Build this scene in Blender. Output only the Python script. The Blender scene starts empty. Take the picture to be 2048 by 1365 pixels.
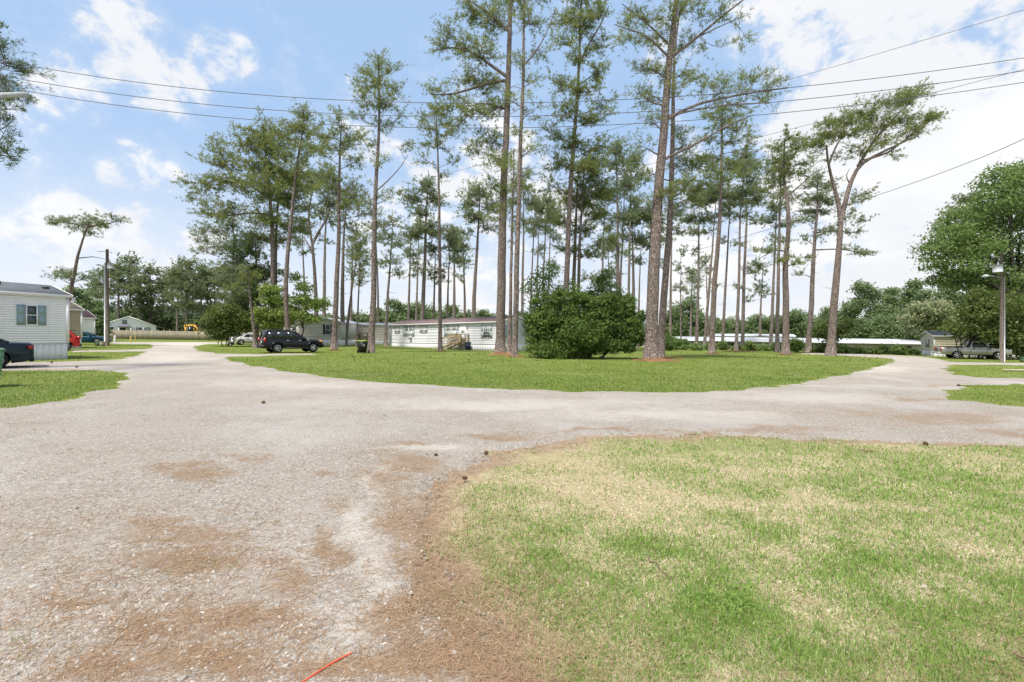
import bpy, math, random
import numpy as np
from mathutils import Vector, Matrix

SC = bpy.context.scene
COL = SC.collection
PI = math.pi
R = math.radians

# ------------------------------------------------------------------ camera
F = 16.0 / 36.0 * 2048.0      # focal length in photo pixels
U0, V0 = 1024.0, 673.5        # principal column, horizon row at the middle
EYE = 1.6
SLOPE = 0.015                 # the whole site falls gently to the right
cd = bpy.data.cameras.new('camera')
cam = bpy.data.objects.new('camera', cd)
COL.objects.link(cam)
cam.location = (0, 0, EYE)
cam.rotation_euler = (R(90), 0, 0)
cd.lens = 16.0
cd.sensor_width = 36.0
cd.shift_y = -9.0 / 2048.0
cd.clip_start = 0.05
cd.clip_end = 6000
SC.camera = cam

# ------------------------------------------------------------------ view, sun, sky
SC.view_settings.view_transform = 'Standard'
SC.view_settings.look = 'None'
SC.view_settings.gamma = 1.0
SC.view_settings.exposure = 1.0
SC.render.resolution_x, SC.render.resolution_y = 1024, 682
SUN_EL, SUN_AZ = R(64), R(215)          # azimuth: clockwise from +Y
sl = bpy.data.lights.new('sun', 'SUN')
sl.energy = 2.9
sl.angle = R(8)
sl.color = (1.0, 0.95, 0.87)
so = bpy.data.objects.new('sun', sl)
COL.objects.link(so)
sd = Vector((math.sin(SUN_AZ) * math.cos(SUN_EL), math.cos(SUN_AZ) * math.cos(SUN_EL), math.sin(SUN_EL)))
so.rotation_euler = sd.to_track_quat('Z', 'Y').to_euler()
so.location = (0, -20, 60)


class NT:
    """small helper for node trees"""
    def __init__(self, tree):
        self.t = tree
        self.t.nodes.clear()

    def n(self, kind, **kw):
        nd = self.t.nodes.new(kind)
        ins = kw.pop('ins', {})
        for k, v in kw.items():
            setattr(nd, k, v)
        for k, v in ins.items():
            self.set(nd, k, v)
        return nd

    def set(self, nd, k, v):
        s = nd.inputs[k]
        if isinstance(v, bpy.types.NodeSocket):
            self.t.links.new(v, s)
        else:
            if isinstance(v, tuple) and len(v) == 3 and s.type == 'RGBA':
                v = v + (1,)
            s.default_value = v

    def math(self, op, a, b=0.0, c=0.0, clamp=False):
        nd = self.n('ShaderNodeMath', operation=op, use_clamp=clamp)
        self.set(nd, 0, a); self.set(nd, 1, b); self.set(nd, 2, c)
        return nd.outputs[0]

    def vmath(self, op, a, b=(0, 0, 0)):
        nd = self.n('ShaderNodeVectorMath', operation=op)
        self.set(nd, 0, a)
        if op == 'SCALE':
            self.set(nd, 'Scale', b)
        else:
            self.set(nd, 1, b)
        return nd.outputs['Value'] if op in ('DOT_PRODUCT', 'LENGTH') else nd.outputs['Vector']

    def mix(self, f, a, b, mode='MIX'):
        nd = self.n('ShaderNodeMix', data_type='RGBA', blend_type=mode)
        self.set(nd, 0, f); self.set(nd, 6, a); self.set(nd, 7, b)
        return nd.outputs[2]

    def noise(self, vec, scale, detail=4.0, rough=0.55, dist=0.0, out='Fac'):
        nd = self.n('ShaderNodeTexNoise', ins={'Scale': scale, 'Detail': detail, 'Roughness': rough, 'Distortion': dist})
        if vec is not None:
            self.set(nd, 'Vector', vec)
        return nd.outputs[out]

    def voro(self, vec, scale, feature='F1', out='Distance', rnd=1.0):
        nd = self.n('ShaderNodeTexVoronoi', feature=feature, ins={'Scale': scale, 'Randomness': rnd})
        self.set(nd, 'Vector', vec)
        return nd.outputs[out]

    def step(self, x, lo, hi):
        nd = self.n('ShaderNodeMapRange', interpolation_type='SMOOTHSTEP')
        self.set(nd, 0, x); self.set(nd, 1, lo); self.set(nd, 2, hi); self.set(nd, 3, 0.0); self.set(nd, 4, 1.0)
        return nd.outputs[0]

    def attr(self, name):
        return self.n('ShaderNodeAttribute', attribute_name=name).outputs['Fac']

    def pos(self):
        return self.n('ShaderNodeNewGeometry').outputs['Position']

    def obj(self):
        return self.n('ShaderNodeTexCoord').outputs['Object']

    def scalevec(self, v, s):
        return self.vmath('MULTIPLY', v, s)

    def bump(self, h, strength=0.4, dist=0.02):
        nd = self.n('ShaderNodeBump', ins={'Strength': strength, 'Distance': dist})
        self.set(nd, 'Height', h)
        return nd.outputs[0]

    def principled(self, color, rough=0.8, spec=0.3, metal=0.0, normal=None, coat=0.0):
        nd = self.n('ShaderNodeBsdfPrincipled')
        self.set(nd, 'Base Color', color)
        self.set(nd, 'Roughness', rough)
        self.set(nd, 'Metallic', metal)
        self.set(nd, 'Specular IOR Level', spec)
        self.set(nd, 'Coat Weight', coat)
        if normal is not None:
            self.set(nd, 'Normal', normal)
        return nd.outputs[0]

    def out(self, sh):
        nd = self.n('ShaderNodeOutputMaterial')
        self.t.links.new(sh, nd.inputs[0])


def pixdir(u, v):
    d = Vector(((u - U0) / F, 1.0, (V0 - v) / F))
    return tuple(d.normalized())


world = bpy.data.worlds.new('World')
SC.world = world
world.use_nodes = True
w = NT(world.node_tree)
sky = w.n('ShaderNodeTexSky', sky_type='NISHITA', sun_disc=False, sun_elevation=SUN_EL, sun_rotation=SUN_AZ,
          altitude=0.0, air_density=1.0, dust_density=1.2, ozone_density=2.0)
dirv = w.vmath('NORMALIZE', w.n('ShaderNodeTexCoord').outputs['Generated'])
sep = w.n('ShaderNodeSeparateXYZ'); w.set(sep, 0, dirv)
zc = w.math('MAXIMUM', sep.outputs[2], 0.0)
# flat cloud layer: the direction pushed onto a plane overhead
den = w.math('ADD', zc, 0.22)
comb = w.n('ShaderNodeCombineXYZ')
w.set(comb, 0, w.math('DIVIDE', sep.outputs[0], den)); w.set(comb, 1, w.math('DIVIDE', sep.outputs[1], den))
dpuff = w.vmath('MULTIPLY', dirv, (1.0, 1.0, 1.35))
n1 = w.noise(dpuff, 6.5, 9, 0.60, 0.25)
n2 = w.noise(w.vmath('ADD', comb.outputs[0], (7.3, 2.1, 4.0)), 0.55, 3, 0.5)
n3 = w.noise(w.vmath('ADD', comb.outputs[0], (1.7, 5.2, 0.3)), 7.5, 8, 0.62, 0.6)
n3 = w.noise(w.vmath('ADD', dpuff, (1.7, 5.2, 0.3)), 17.0, 8, 0.62, 0.3)
cov = w.math('ADD', w.math('MULTIPLY', w.math('SUBTRACT', n1, 0.5), 0.9), w.math('MULTIPLY', w.math('SUBTRACT', n2, 0.5), 0.35))
cov = w.math('ADD', cov, w.math('MULTIPLY', w.math('SUBTRACT', n3, 0.5), 0.75))
bank = None
for (u, v, rad, wt) in ((295, 120, .075, .33), (150, 180, .05, .26), (428, 115, .045, .26), (470, 105, .035, .22), (290, 335, .06, .22),
                        (1600, 30, .10, .36), (1740, 60, .15, .40), (1870, 100, .15, .38), (1720, 230, .16, .40), (1860, 270, .2, .44), (1990, 340, .2, .42),
                        (1780, 420, .20, .38), (1000, 430, .26, .24), (760, 330, .14, .20), (50, 545, .14, .30), (310, 540, .12, .24), (1500, 500, .25, .30), (1300, 330, .2, .14),
                        (2350, 200, .35, .36), (1170, 40, .2, .10), (-600, 350, .25, .26), (-1100, 100, .3, .22)):
    dt = w.vmath('DOT_PRODUCT', dirv, pixdir(u, v))
    b = w.math('MULTIPLY', w.step(dt, math.cos(rad * 1.5), math.cos(rad * 0.25)), wt)
    bank = b if bank is None else w.math('MAXIMUM', bank, b)
for (dx, dy, dz, rad, wt) in ((-.6, -.7, .5, .5, .3), (.7, -.6, .4, .45, .3), (.1, -.5, .85, .4, .28), (.2, .35, .92, .3, .2), (-.9, .1, .35, .4, .28)):
    dt = w.vmath('DOT_PRODUCT', dirv, tuple(Vector((dx, dy, dz)).normalized()))
    bank = w.math('MAXIMUM', bank, w.math('MULTIPLY', w.step(dt, math.cos(rad * 1.5), math.cos(rad * 0.25)), wt))
cov = w.math('ADD', cov, bank)
mask = w.step(cov, 0.17, 0.36)
mask = w.math('MAXIMUM', mask, w.math('MULTIPLY', w.step(cov, 0.05, 0.34), 0.25))
# haze towards the horizon
hz = w.math('SUBTRACT', 1.0, w.step(sep.outputs[2], 0.0, 0.42))
hz = w.math('MULTIPLY', w.math('POWER', hz, 1.2), 0.92)
clear = w.n('ShaderNodeVectorMath', operation='SCALE'); w.set(clear, 0, sky.outputs[0]); w.set(clear, 'Scale', 0.055)
pale = w.mix(0.72, clear.outputs[0], (0.27, 0.385, 0.56))
pale = w.mix(hz, pale, (0.455, 0.475, 0.505))
shade = w.noise(comb.outputs[0], 1.3, 5, 0.5)
cloudc = w.mix(w.step(shade, 0.35, 0.65), (0.45, 0.46, 0.48), (0.52, 0.52, 0.522))
col = w.mix(mask, pale, cloudc)
bg = w.n('ShaderNodeBackground', ins={'Strength': 1.0}); w.set(bg, 0, col)
wo = w.n('ShaderNodeOutputWorld'); w.t.links.new(bg.outputs[0], wo.inputs[0])

# ------------------------------------------------------------------ layout helpers

def sstep(x, a, b):
    t = np.clip((np.asarray(x, float) - a) / (b - a), 0, 1)
    return t * t * (3 - 2 * t)


def zg(x, y):
    """height of the ground"""
    x = np.asarray(x, float); y = np.asarray(y, float)
    z = -SLOPE * np.clip(x, -300, 300)
    z = z - 1.3 * sstep(y, 80, 95) * sstep(x, 5, 30)
    return z


def Zg(x, y):
    return float(zg(x, y))


def G(u, v):
    """ground point of the site that the photograph shows at column u, row v"""
    y = EYE * F / (v - V0 - SLOPE * (u - U0))
    return ((u - U0) / F * y, y)


def Gn(u, v):
    u = np.asarray(u, float); v = np.asarray(v, float)
    y = EYE * F / (v - V0 - SLOPE * (u - U0))
    return (u - U0) / F * y, y


def at(u, v, Y):
    return np.array(((u - U0) / F * Y, Y, EYE + (V0 - v) / F * Y))


# ------------------------------------------------------------------ mesh helpers
class Geo:
    def __init__(self):
        self.v = []; self.n = 0; self.f = {3: [], 4: []}; self.a = {3: [], 4: []}; self.poly = []

    def add(self, V, Fc, var=None):
        V = np.asarray(V, float).reshape(-1, 3)
        Fc = np.asarray(Fc, np.int64)
        k = Fc.shape[1]
        self.f[k].append(Fc + self.n)
        self.a[k].append(np.full(len(Fc), 0.5) if var is None else np.broadcast_to(np.asarray(var, float), (len(Fc),)))
        self.v.append(V); self.n += len(V)

    def ngon(self, V):
        V = np.asarray(V, float)
        self.v.append(V); self.poly.append(list(range(self.n, self.n + len(V)))); self.n += len(V)

    def box(self, c, s, rz=0.0, taper=1.0):
        x, y, z = s[0] / 2, s[1] / 2, s[2] / 2
        V = np.array([(-x, -y, -z), (x, -y, -z), (x, y, -z), (-x, y, -z), (-x * taper, -y * taper, z), (x * taper, -y * taper, z), (x * taper, y * taper, z), (-x * taper, y * taper, z)])
        if rz:
            cs, sn = math.cos(rz), math.sin(rz)
            V = np.stack([V[:, 0] * cs - V[:, 1] * sn, V[:, 0] * sn + V[:, 1] * cs, V[:, 2]], 1)
        self.add(V + np.array(c, float), [(0, 3, 2, 1), (4, 5, 6, 7), (0, 1, 5, 4), (1, 2, 6, 5), (2, 3, 7, 6), (3, 0, 4, 7)])
        return self

    def hexa(self, V):
        """eight corners, bottom ring then top ring"""
        self.add(V, [(0, 3, 2, 1), (4, 5, 6, 7), (0, 1, 5, 4), (1, 2, 6, 5), (2, 3, 7, 6), (3, 0, 4, 7)])
        return self

    def bar(self, a, b, wd, h=None):
        """square bar from a to b"""
        a = np.array(a, float); b = np.array(b, float); h = h or wd
        t = b - a; t /= np.linalg.norm(t)
        up = np.array((0, 0, 1.0)) if abs(t[2]) < 0.95 else np.array((1.0, 0, 0))
        s = np.cross(t, up); s /= np.linalg.norm(s); q = np.cross(s, t)
        o = [(-s * wd - q * h) / 2, (s * wd - q * h) / 2, (s * wd + q * h) / 2, (-s * wd + q * h) / 2]
        self.hexa([a + k for k in o] + [b + k for k in o])
        return self

    def tube(self, P, Rr, k=6, var=None, cap=True):
        P = np.asarray(P, float); n = len(P)
        Rr = np.broadcast_to(np.asarray(Rr, float), (n,))
        T = np.gradient(P, axis=0); T /= (np.linalg.norm(T, axis=1, keepdims=True) + 1e-9)
        ref = np.array((0, 0, 1.0)) if abs(T[:, 2]).mean() < 0.8 else np.array((1.0, 0, 0))
        S = np.cross(T, ref); S /= (np.linalg.norm(S, axis=1, keepdims=True) + 1e-9)
        Q = np.cross(S, T)
        an = np.arange(k) / k * 2 * PI
        V = P[:, None, :] + Rr[:, None, None] * (np.cos(an)[None, :, None] * S[:, None, :] + np.sin(an)[None, :, None] * Q[:, None, :])
        i = np.arange(n - 1)[:, None] * k; j = np.arange(k)[None, :]; j2 = (j + 1) % k
        Fq = np.stack([i + j, i + j2, i + k + j2, i + k + j], -1).reshape(-1, 4)
        b0 = self.n
        self.add(V.reshape(-1, 3), Fq, var)
        if cap:
            self.poly.append([b0 + q for q in range(k)]); self.poly.append([b0 + (n - 1) * k + q for q in range(k - 1, -1, -1)])
        return self

    def lathe(self, prof, k=16, axis='z', c=(0, 0, 0)):
        """profile [(r, h)...] turned about an axis"""
        prof = np.array(prof, float); n = len(prof)
        an = np.arange(k) / k * 2 * PI
        r = prof[:, 0][:, None]; h = np.repeat(prof[:, 1][:, None], k, 1)
        a, b = r * np.cos(an), r * np.sin(an)
        V = {'z': (a, b, h), 'y': (a, h, b), 'x': (h, a, b)}[axis]
        V = np.stack(V, -1).reshape(-1, 3) + np.array(c, float)
        i = np.arange(n - 1)[:, None] * k; j = np.arange(k)[None, :]; j2 = (j + 1) % k
        Fq = np.stack([i + j, i + j2, i + k + j2, i + k + j], -1).reshape(-1, 4)
        self.add(V, Fq)
        return self

    def mesh(self, name, mat, smooth=False, var=True):
        me = bpy.data.meshes.new(name)
        V = np.concatenate(self.v) if self.v else np.zeros((0, 3))
        loops, sizes, av = [], [], []
        for k in (3, 4):
            if self.f[k]:
                Fk = np.concatenate(self.f[k]); loops.append(Fk.ravel()); sizes.append(np.full(len(Fk), k)); av.append(np.concatenate(self.a[k]))
        for p in self.poly:
            loops.append(np.array(p)); sizes.append(np.array([len(p)])); av.append(np.array([0.5]))
        loops = np.concatenate(loops); sizes = np.concatenate(sizes); av = np.concatenate(av)
        me.vertices.add(len(V)); me.vertices.foreach_set('co', V.astype(np.float32).ravel())
        me.loops.add(len(loops)); me.loops.foreach_set('vertex_index', loops.astype(np.int32))
        me.polygons.add(len(sizes))
        st = np.concatenate([[0], np.cumsum(sizes)[:-1]])
        me.polygons.foreach_set('loop_start', st.astype(np.int32))
        if smooth:
            me.polygons.foreach_set('use_smooth', np.ones(len(sizes), bool))
        if var and av.std() > 1e-6:
            at_ = me.attributes.new('var', 'FLOAT', 'FACE'); at_.data.foreach_set('value', av.astype(np.float32))
        me.update(calc_edges=True)
        if mat is not None:
            me.materials.append(mat)
        return me

    def build(self, name, mat, parent=None, smooth=False, loc=None):
        return link(name, self.mesh(name, mat, smooth), parent, loc)


def link(name, data, parent=None, loc=None, rz=0.0):
    o = bpy.data.objects.new(name, data)
    COL.objects.link(o)
    if parent is not None:
        o.parent = parent
    if loc is not None:
        o.location = loc
    if rz:
        o.rotation_euler = (0, 0, rz)
    return o


def tag(o, label=None, cat=None, group=None, kind=None):
    if label: o['label'] = label
    if cat: o['category'] = cat
    if group: o['group'] = group
    if kind: o['kind'] = kind
    return o


def thing(name, label, cat, loc=(0, 0, 0), rz=0.0, group=None):
    o = link(name, None, None, loc, rz)
    o.empty_display_size = 0.3
    return tag(o, label, cat, group)


def copy_tree(o, parent=None):
    c = o.copy(); COL.objects.link(c); c.parent = parent
    for ch in list(o.children):
        copy_tree(ch, c)
    return c


# ------------------------------------------------------------------ materials
MATS = {}


def M(name, color, rough=0.7, spec=0.3, metal=0.0, wear=0.12, scale=6.0, bump=0.0, coat=0.0, streak=False):
    """plain painted or raw surface with slight dirt and wear"""
    if name in MATS:
        return MATS[name]
    m = bpy.data.materials.new(name); m.use_nodes = True
    t = NT(m.node_tree)
    p = t.obj()
    if streak:
        p = t.scalevec(p, (1.0, 1.0, 0.15))
    n = t.noise(p, scale, 5, 0.6)
    c2 = tuple(max(0.0, x * (1 - wear * 2.2)) for x in color)
    c = t.mix(t.step(n, 0.35, 0.75), color, c2)
    c = t.mix(t.math('MULTIPLY', t.noise(p, scale * 9, 3, 0.6), wear), c, tuple(x * 0.6 for x in color))
    nm = t.bump(t.noise(p, scale * 14, 3, 0.6), bump, 0.01) if bump else None
    t.out(t.principled(c, t.math('ADD', rough - 0.08, t.math('MULTIPLY', n, 0.16)), spec, metal, nm, coat))
    MATS[name] = m
    return m


def leaf_mat(name, dark, light, trans=0.3, rough=0.55, spec=0.25):
    m = bpy.data.materials.new(name); m.use_nodes = True
    t = NT(m.node_tree)
    a = t.attr('var')
    rnd = t.n('ShaderNodeNewGeometry').outputs['Random Per Island']
    f = t.math('ADD', t.math('MULTIPLY', a, 0.7), t.math('MULTIPLY', rnd, 0.3))
    c = t.mix(f, dark, light)
    pr = t.principled(c, rough, spec)
    tr = t.n('ShaderNodeBsdfTranslucent'); t.set(tr, 0, t.mix(0.5, c, tuple(min(1, x * 1.3) for x in light)))
    mx = t.n('ShaderNodeMixShader', ins={0: trans}); t.t.links.new(pr, mx.inputs[1]); t.t.links.new(tr.outputs[0], mx.inputs[2])
    t.out(mx.outputs[0])
    MATS[name] = m
    return m


def bark_mat(name, dark, light, lichen=0.25, plate=9.0):
    m = bpy.data.materials.new(name); m.use_nodes = True
    t = NT(m.node_tree)
    p = t.obj()
    q = t.scalevec(p, (1.0, 1.0, 0.42))
    wob = t.vmath('ADD', q, t.vmath('SCALE', t.noise(q, 6, 3, 0.6, out='Color'), 0.12))
    e = t.voro(wob, plate, 'DISTANCE_TO_EDGE')
    plate_m = t.step(e, 0.02, 0.16)
    cell = t.voro(wob, plate, 'F1', 'Color')
    sp = t.n('ShaderNodeSeparateColor'); t.set(sp, 0, cell)
    tone = t.mix(t.math('ADD', t.math('MULTIPLY', sp.outputs[0], 0.6), t.math('MULTIPLY', t.noise(p, 40, 4, 0.6), 0.4)), dark, light)
    c = t.mix(plate_m, tuple(x * 0.6 for x in dark), tone)
    lich = t.math('MULTIPLY', t.step(t.noise(p, 5.5, 6, 0.7), 0.56, 0.66), lichen)
    c = t.mix(lich, c, (0.42, 0.43, 0.38))
    h = t.math('ADD', plate_m, t.math('MULTIPLY', t.noise(p, 60, 3, 0.6), 0.35))
    t.out(t.principled(c, 0.95, 0.1, 0, t.bump(h, 0.9, 0.05)))
    MATS[name] = m
    return m


BARK = bark_mat('pine_bark', (0.19, 0.145, 0.125), (0.40, 0.325, 0.285), 0.2)
BARKF = bark_mat('pine_bark_far', (0.22, 0.175, 0.155), (0.40, 0.335, 0.30), 0.12, 7.0)  # slightly paler bark with larger plates, used for pines farther off
BARKD = bark_mat('broadleaf_bark', (0.07, 0.06, 0.05), (0.17, 0.15, 0.125), 0.2, 14.0)
NEEDLE = leaf_mat('pine_needles', (0.096, 0.134, 0.042), (0.285, 0.32, 0.10), 0.45)
NEEDLEF = leaf_mat('pine_needles_paler', (0.115, 0.150, 0.072), (0.275, 0.315, 0.155), 0.42)  # paler, greyer copy for far pines: distance haze put into the colour
LEAF = leaf_mat('oak_leaves', (0.075, 0.130, 0.036), (0.24, 0.33, 0.10), 0.45)
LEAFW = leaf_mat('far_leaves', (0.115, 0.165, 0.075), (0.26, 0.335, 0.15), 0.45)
LEAFB = leaf_mat('glossy_bush_leaves', (0.016, 0.042, 0.009), (0.185, 0.265, 0.060), 0.28, 0.6, 0.18)
LEAFM = leaf_mat('maple_leaves', (0.135, 0.195, 0.04), (0.32, 0.40, 0.11), 0.45)
LEAFC = leaf_mat('crape_leaves', (0.050, 0.085, 0.022), (0.165, 0.205, 0.052), 0.35)
LEAFP = leaf_mat('cream_blossom_leaves', (0.12, 0.17, 0.06), (0.42, 0.43, 0.25), 0.3)
LEAFH = leaf_mat('hedge_leaves', (0.10, 0.165, 0.04), (0.27, 0.35, 0.11), 0.35)
# ------------------------------------------------------------------ ground layout (outlines of drives and lawns on the site)
def gpoly(pts):
    return np.array([G(u, v) for u, v in pts])


ROAD_OUT = gpoly([(-700, 2600), (-700, 731), (0, 727), (120, 724.5), (240, 719), (284, 708), (289, 703.6), (140, 704.6), (138, 701.2),
                  (294, 699.4), (305, 693), (298, 689), (218, 687.6), (218, 684.6), (462, 684.8), (462, 688), (420, 688.8), (394, 692), (390, 696),
                  (400, 702), (446, 708), (520, 709.4), (600, 708.0), (632, 707.4), (632, 710), (540, 712), (452, 715), (480, 726), (560, 741),
                  (640, 752), (760, 765), (900, 774), (1060, 781), (1200, 784), (1350, 785), (1480, 781), (1600, 768), (1680, 751), (1740, 737),
                  (1790, 722), (1772, 716.5), (1700, 712.4), (1640, 709.6), (1600, 708.4), (1600, 706.6), (1650, 707.0), (1730, 708.8), (1800, 711.2),
                  (1850, 714.2), (1882, 718.6), (1900, 724.6), (2080, 727.2), (2700, 740), (2700, 2600)])
LAWNS = [gpoly(p) for p in (
    [(-700, 752), (0, 743), (195, 741), (247, 745), (246, 757), (224, 778), (130, 800), (0, 818), (-700, 930)],
    [(2700, 940), (2048, 892), (1650, 879), (1460, 872), (1300, 870), (1120, 884), (1010, 905), (890, 935), (835, 1000), (815, 1085), (845, 1180),
     (890, 1255), (925, 1365), (950, 2600), (2700, 2600)],
    [(1902, 729.5), (2080, 731.5), (2700, 748), (2700, 778), (2060, 757), (1960, 755.5), (1912, 750), (1896, 738)],
    [(1922, 772), (2060, 769.5), (2700, 800), (2700, 880), (2060, 817), (1960, 806), (1900, 802), (1905, 786)])]


def sdist(P, X, Y):
    """signed distance to a polygon, positive inside"""
    d = np.full(X.shape, 1e9); inside = np.zeros(X.shape, bool)
    n = len(P)
    for i in range(n):
        ax, ay = P[i]; bx, by = P[(i + 1) % n]
        ex, ey = bx - ax, by - ay
        t = np.clip(((X - ax) * ex + (Y - ay) * ey) / (ex * ex + ey * ey + 1e-12), 0, 1)
        d = np.minimum(d, np.hypot(X - ax - t * ex, Y - ay - t * ey))
        c = ((ay > Y) != (by > Y)) & (X < (bx - ax) * (Y - ay) / (by - ay + 1e-12) + ax)
        inside ^= c
    return np.where(inside, d, -d)


def hash2(ix, iy, s):
    h = np.sin(ix * 127.1 + iy * 311.7 + s * 74.7) * 43758.5453
    return h - np.floor(h)


def vnoise(x, y, s=0):
    ix, iy = np.floor(x), np.floor(y); fx, fy = x - ix, y - iy
    fx = fx * fx * (3 - 2 * fx); fy = fy * fy * (3 - 2 * fy)
    a, b = hash2(ix, iy, s), hash2(ix + 1, iy, s); c, d = hash2(ix, iy + 1, s), hash2(ix + 1, iy + 1, s)
    return (a * (1 - fx) + b * fx) * (1 - fy) + (c * (1 - fx) + d * fx) * fy


def fbm(x, y, s=0, o=4):
    v = 0; a = 0.5
    for k in range(o):
        v = v + a * vnoise(x, y, s + k); x = x * 2.03; y = y * 2.03; a *= 0.5
    return v


def roadness(X, Y):
    """positive on the gravel, negative on the lawns; ragged edges"""
    amp = np.clip(0.10 + 0.016 * Y, 0.12, 0.55) + .22 * sstep(-Y, -9, -6)
    wx = X + amp * (fbm(X * 1.1, Y * 1.1, 3) - 0.47) * 2.6
    wy = Y + amp * (fbm(X * 1.1, Y * 1.1, 9) - 0.47) * 2.6
    d = sdist(ROAD_OUT, wx, wy)
    for P in LAWNS:
        d = np.minimum(d, -sdist(P, wx, wy))
    return d + (fbm(X * 7, Y * 7, 21, 3) - 0.44) * np.clip(0.3 - 0.006 * Y, .06, .3)


def blobs(lst, X, Y):
    y = np.maximum(Y, 0.9)
    u = U0 + F * X / y; v = V0 + SLOPE * (u - U0) + EYE * F / y
    wp = F / y
    u = u + wp * (.75 * (fbm(X * 1.6, Y * 1.6, 120) - .47) + .22 * (fbm(X * 7, Y * 7, 122, 2) - .37))
    v = v + wp * .30 * (.75 * (fbm(X * 1.6, Y * 1.6, 126) - .47) + .25 * (fbm(X * 7, Y * 7, 128, 2) - .37))
    r = np.zeros(X.shape)
    for (bu, bv, ru, rv, wt) in lst:
        r = np.maximum(r, wt * np.exp(-(((u - bu) / ru) ** 2 + ((v - bv) / rv) ** 2)))
    return r


NEEDLE_SPOTS = [(330, 1180, 520, 230, .40), (250, 930, 400, 60, .30), (800, 950, 80, 45, 1), (835, 1040, 75, 80, 1), (870, 1120, 85, 70, 1), (780, 1230, 95, 45, 1), (900, 1200, 90, 80, .8), (880, 1310, 120, 40, .8),
                (720, 1350, 170, 35, 1), (360, 945, 100, 16, .85), (480, 915, 70, 9, .7), (640, 955, 80, 10, .6), (370, 1075, 130, 36, .85),
                (420, 1125, 130, 34, .9), (190, 1210, 90, 18, .95), (330, 1262, 160, 40, .9), (480, 1230, 130, 36, .9), (540, 1175, 90, 40, .75),
                (260, 1335, 170, 36, .8), (430, 1320, 130, 40, .8), (640, 1110, 50, 46, .75), (690, 1020, 50, 34, .7), (60, 850, 110, 14, .5), (1000, 876, 140, 9, .9), (1180, 864, 160, 5, .8),
                (1400, 868, 230, 6, .85), (1600, 862, 160, 9, .7), (1700, 830, 220, 20, .6), (1900, 840, 220, 24, .75), (2050, 868, 160, 16, .7), (1880, 772, 50, 4, .7),
                (1850, 802, 90, 7, .75), (830, 893, 50, 6, .8), (760, 915, 120, 5, .6), (150, 742, 130, 2.2, .7), (230, 760, 30, 5, .6), (560, 985, 80, 10, .5), (120, 1000, 150, 14, .45), (1780, 790, 120, 3, .5), (1900, 748, 40, 3, .6)]
DUST_SPOTS = [(735, 1065, 60, 60, 1), (735, 1150, 75, 60, 1), (690, 1245, 70, 60, .95), (655, 1330, 70, 60, .8), (768, 965, 40, 40, 1), (880, 902, 90, 10, 1), (1000, 812, 420, 16, .8), (1350, 832, 320, 14, .9), (1600, 800, 220, 14, .7),
              (600, 770, 260, 14, .7), (330, 720, 120, 18, .8), (1760, 740, 90, 10, .9), (370, 690, 100, 6, 1), (880, 1330, 50, 14, .9), (940, 1215, 30, 12, .6)]

# ---- the ground itself: one sheet out to the horizon
ya = np.concatenate([np.array([-60, -30, -14, -6, -2, 0.0]), np.geomspace(1.0, 130, 230), np.geomspace(137, 3500, 40)])
aa = np.linspace(-1, 1, 240); aa = np.sign(aa) * (0.75 * np.abs(aa) + 0.25 * np.abs(aa) ** 3) * 2.0
Yg, Ag = np.meshgrid(ya, aa, indexing='ij')
Xg = Ag * (np.maximum(Yg, 0) * 1.0 + 7)
Zgd = zg(Xg, Yg) + 0.03 * (fbm(Xg * .25, Yg * .25, 5, 2) - .37) * sstep(Yg, 8, 20)


def grid_faces(nr, nc):
    i = np.arange(nr - 1)[:, None] * nc; j = np.arange(nc - 1)[None, :]
    return np.stack([i + j, i + j + 1, i + nc + j + 1, i + nc + j], -1).reshape(-1, 4)


def straw_at(X, Y):
    """how dry the turf is: the near lawn is half straw, the far lawns are green"""
    s = sstep(-Y, -13, -6) * 0.36
    n = .6 * fbm(X * 0.95, Y * 1.15, 31, 4) + .4 * fbm(X * 3.4, Y * 3.4, 36, 3)
    s = s + (n - 0.46) * (3.2 * s + 0.45)
    u = U0 + F * X / np.maximum(Y, .9)
    edge = sstep(-X, -3.5, -0.3) * sstep(-Y, -9, -7) * .35
    return np.clip(s + edge, 0, 1)


g = Geo(); g.add(np.stack([Xg, Yg, Zgd], -1).reshape(-1, 3), grid_faces(*Yg.shape))
mground = bpy.data.materials.new('lawn_turf'); mground.use_nodes = True
t = NT(mground.node_tree)
p = t.pos()
straw = t.attr('straw')
fine = t.noise(p, 34, 5, 0.7)
mid = t.noise(p, 2.2, 5, 0.6)
big = t.noise(p, 0.28, 4, 0.55)
green = t.mix(mid, (0.115, 0.155, 0.024), (0.205, 0.240, 0.050))
green = t.mix(t.step(t.noise(p, 0.9, 6, .7), 0.45, 0.7), green, (0.075, 0.115, 0.018))
green = t.mix(t.step(big, 0.35, 0.7), green, (0.205, 0.235, 0.062))
green = t.mix(t.math('MULTIPLY', t.step(fine, 0.4, 0.75), 0.35), green, (0.075, 0.110, 0.02))
dry = t.mix(t.noise(p, 60, 4, 0.7), (0.22, 0.155, 0.085), (0.46, 0.38, 0.23))
f = t.step(t.math('ADD', straw, t.math('MULTIPLY', t.math('SUBTRACT', t.noise(p, 6, 6, 0.7), 0.5), 0.9)), 0.3, 0.62)
c = t.mix(f, green, dry)
nearf = t.attr('near')
lit = t.attr('litter')
nc = t.mix(t.noise(t.scalevec(p, (60, 95, 1)), 1.0, 4, .75), (0.18, 0.12, 0.08), (0.50, 0.38, 0.265))
c = t.mix(nearf, c, t.mix(t.noise(p, 90, 3, 0.6), (0.31, 0.25, 0.135), (0.60, 0.51, 0.33)))
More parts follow.
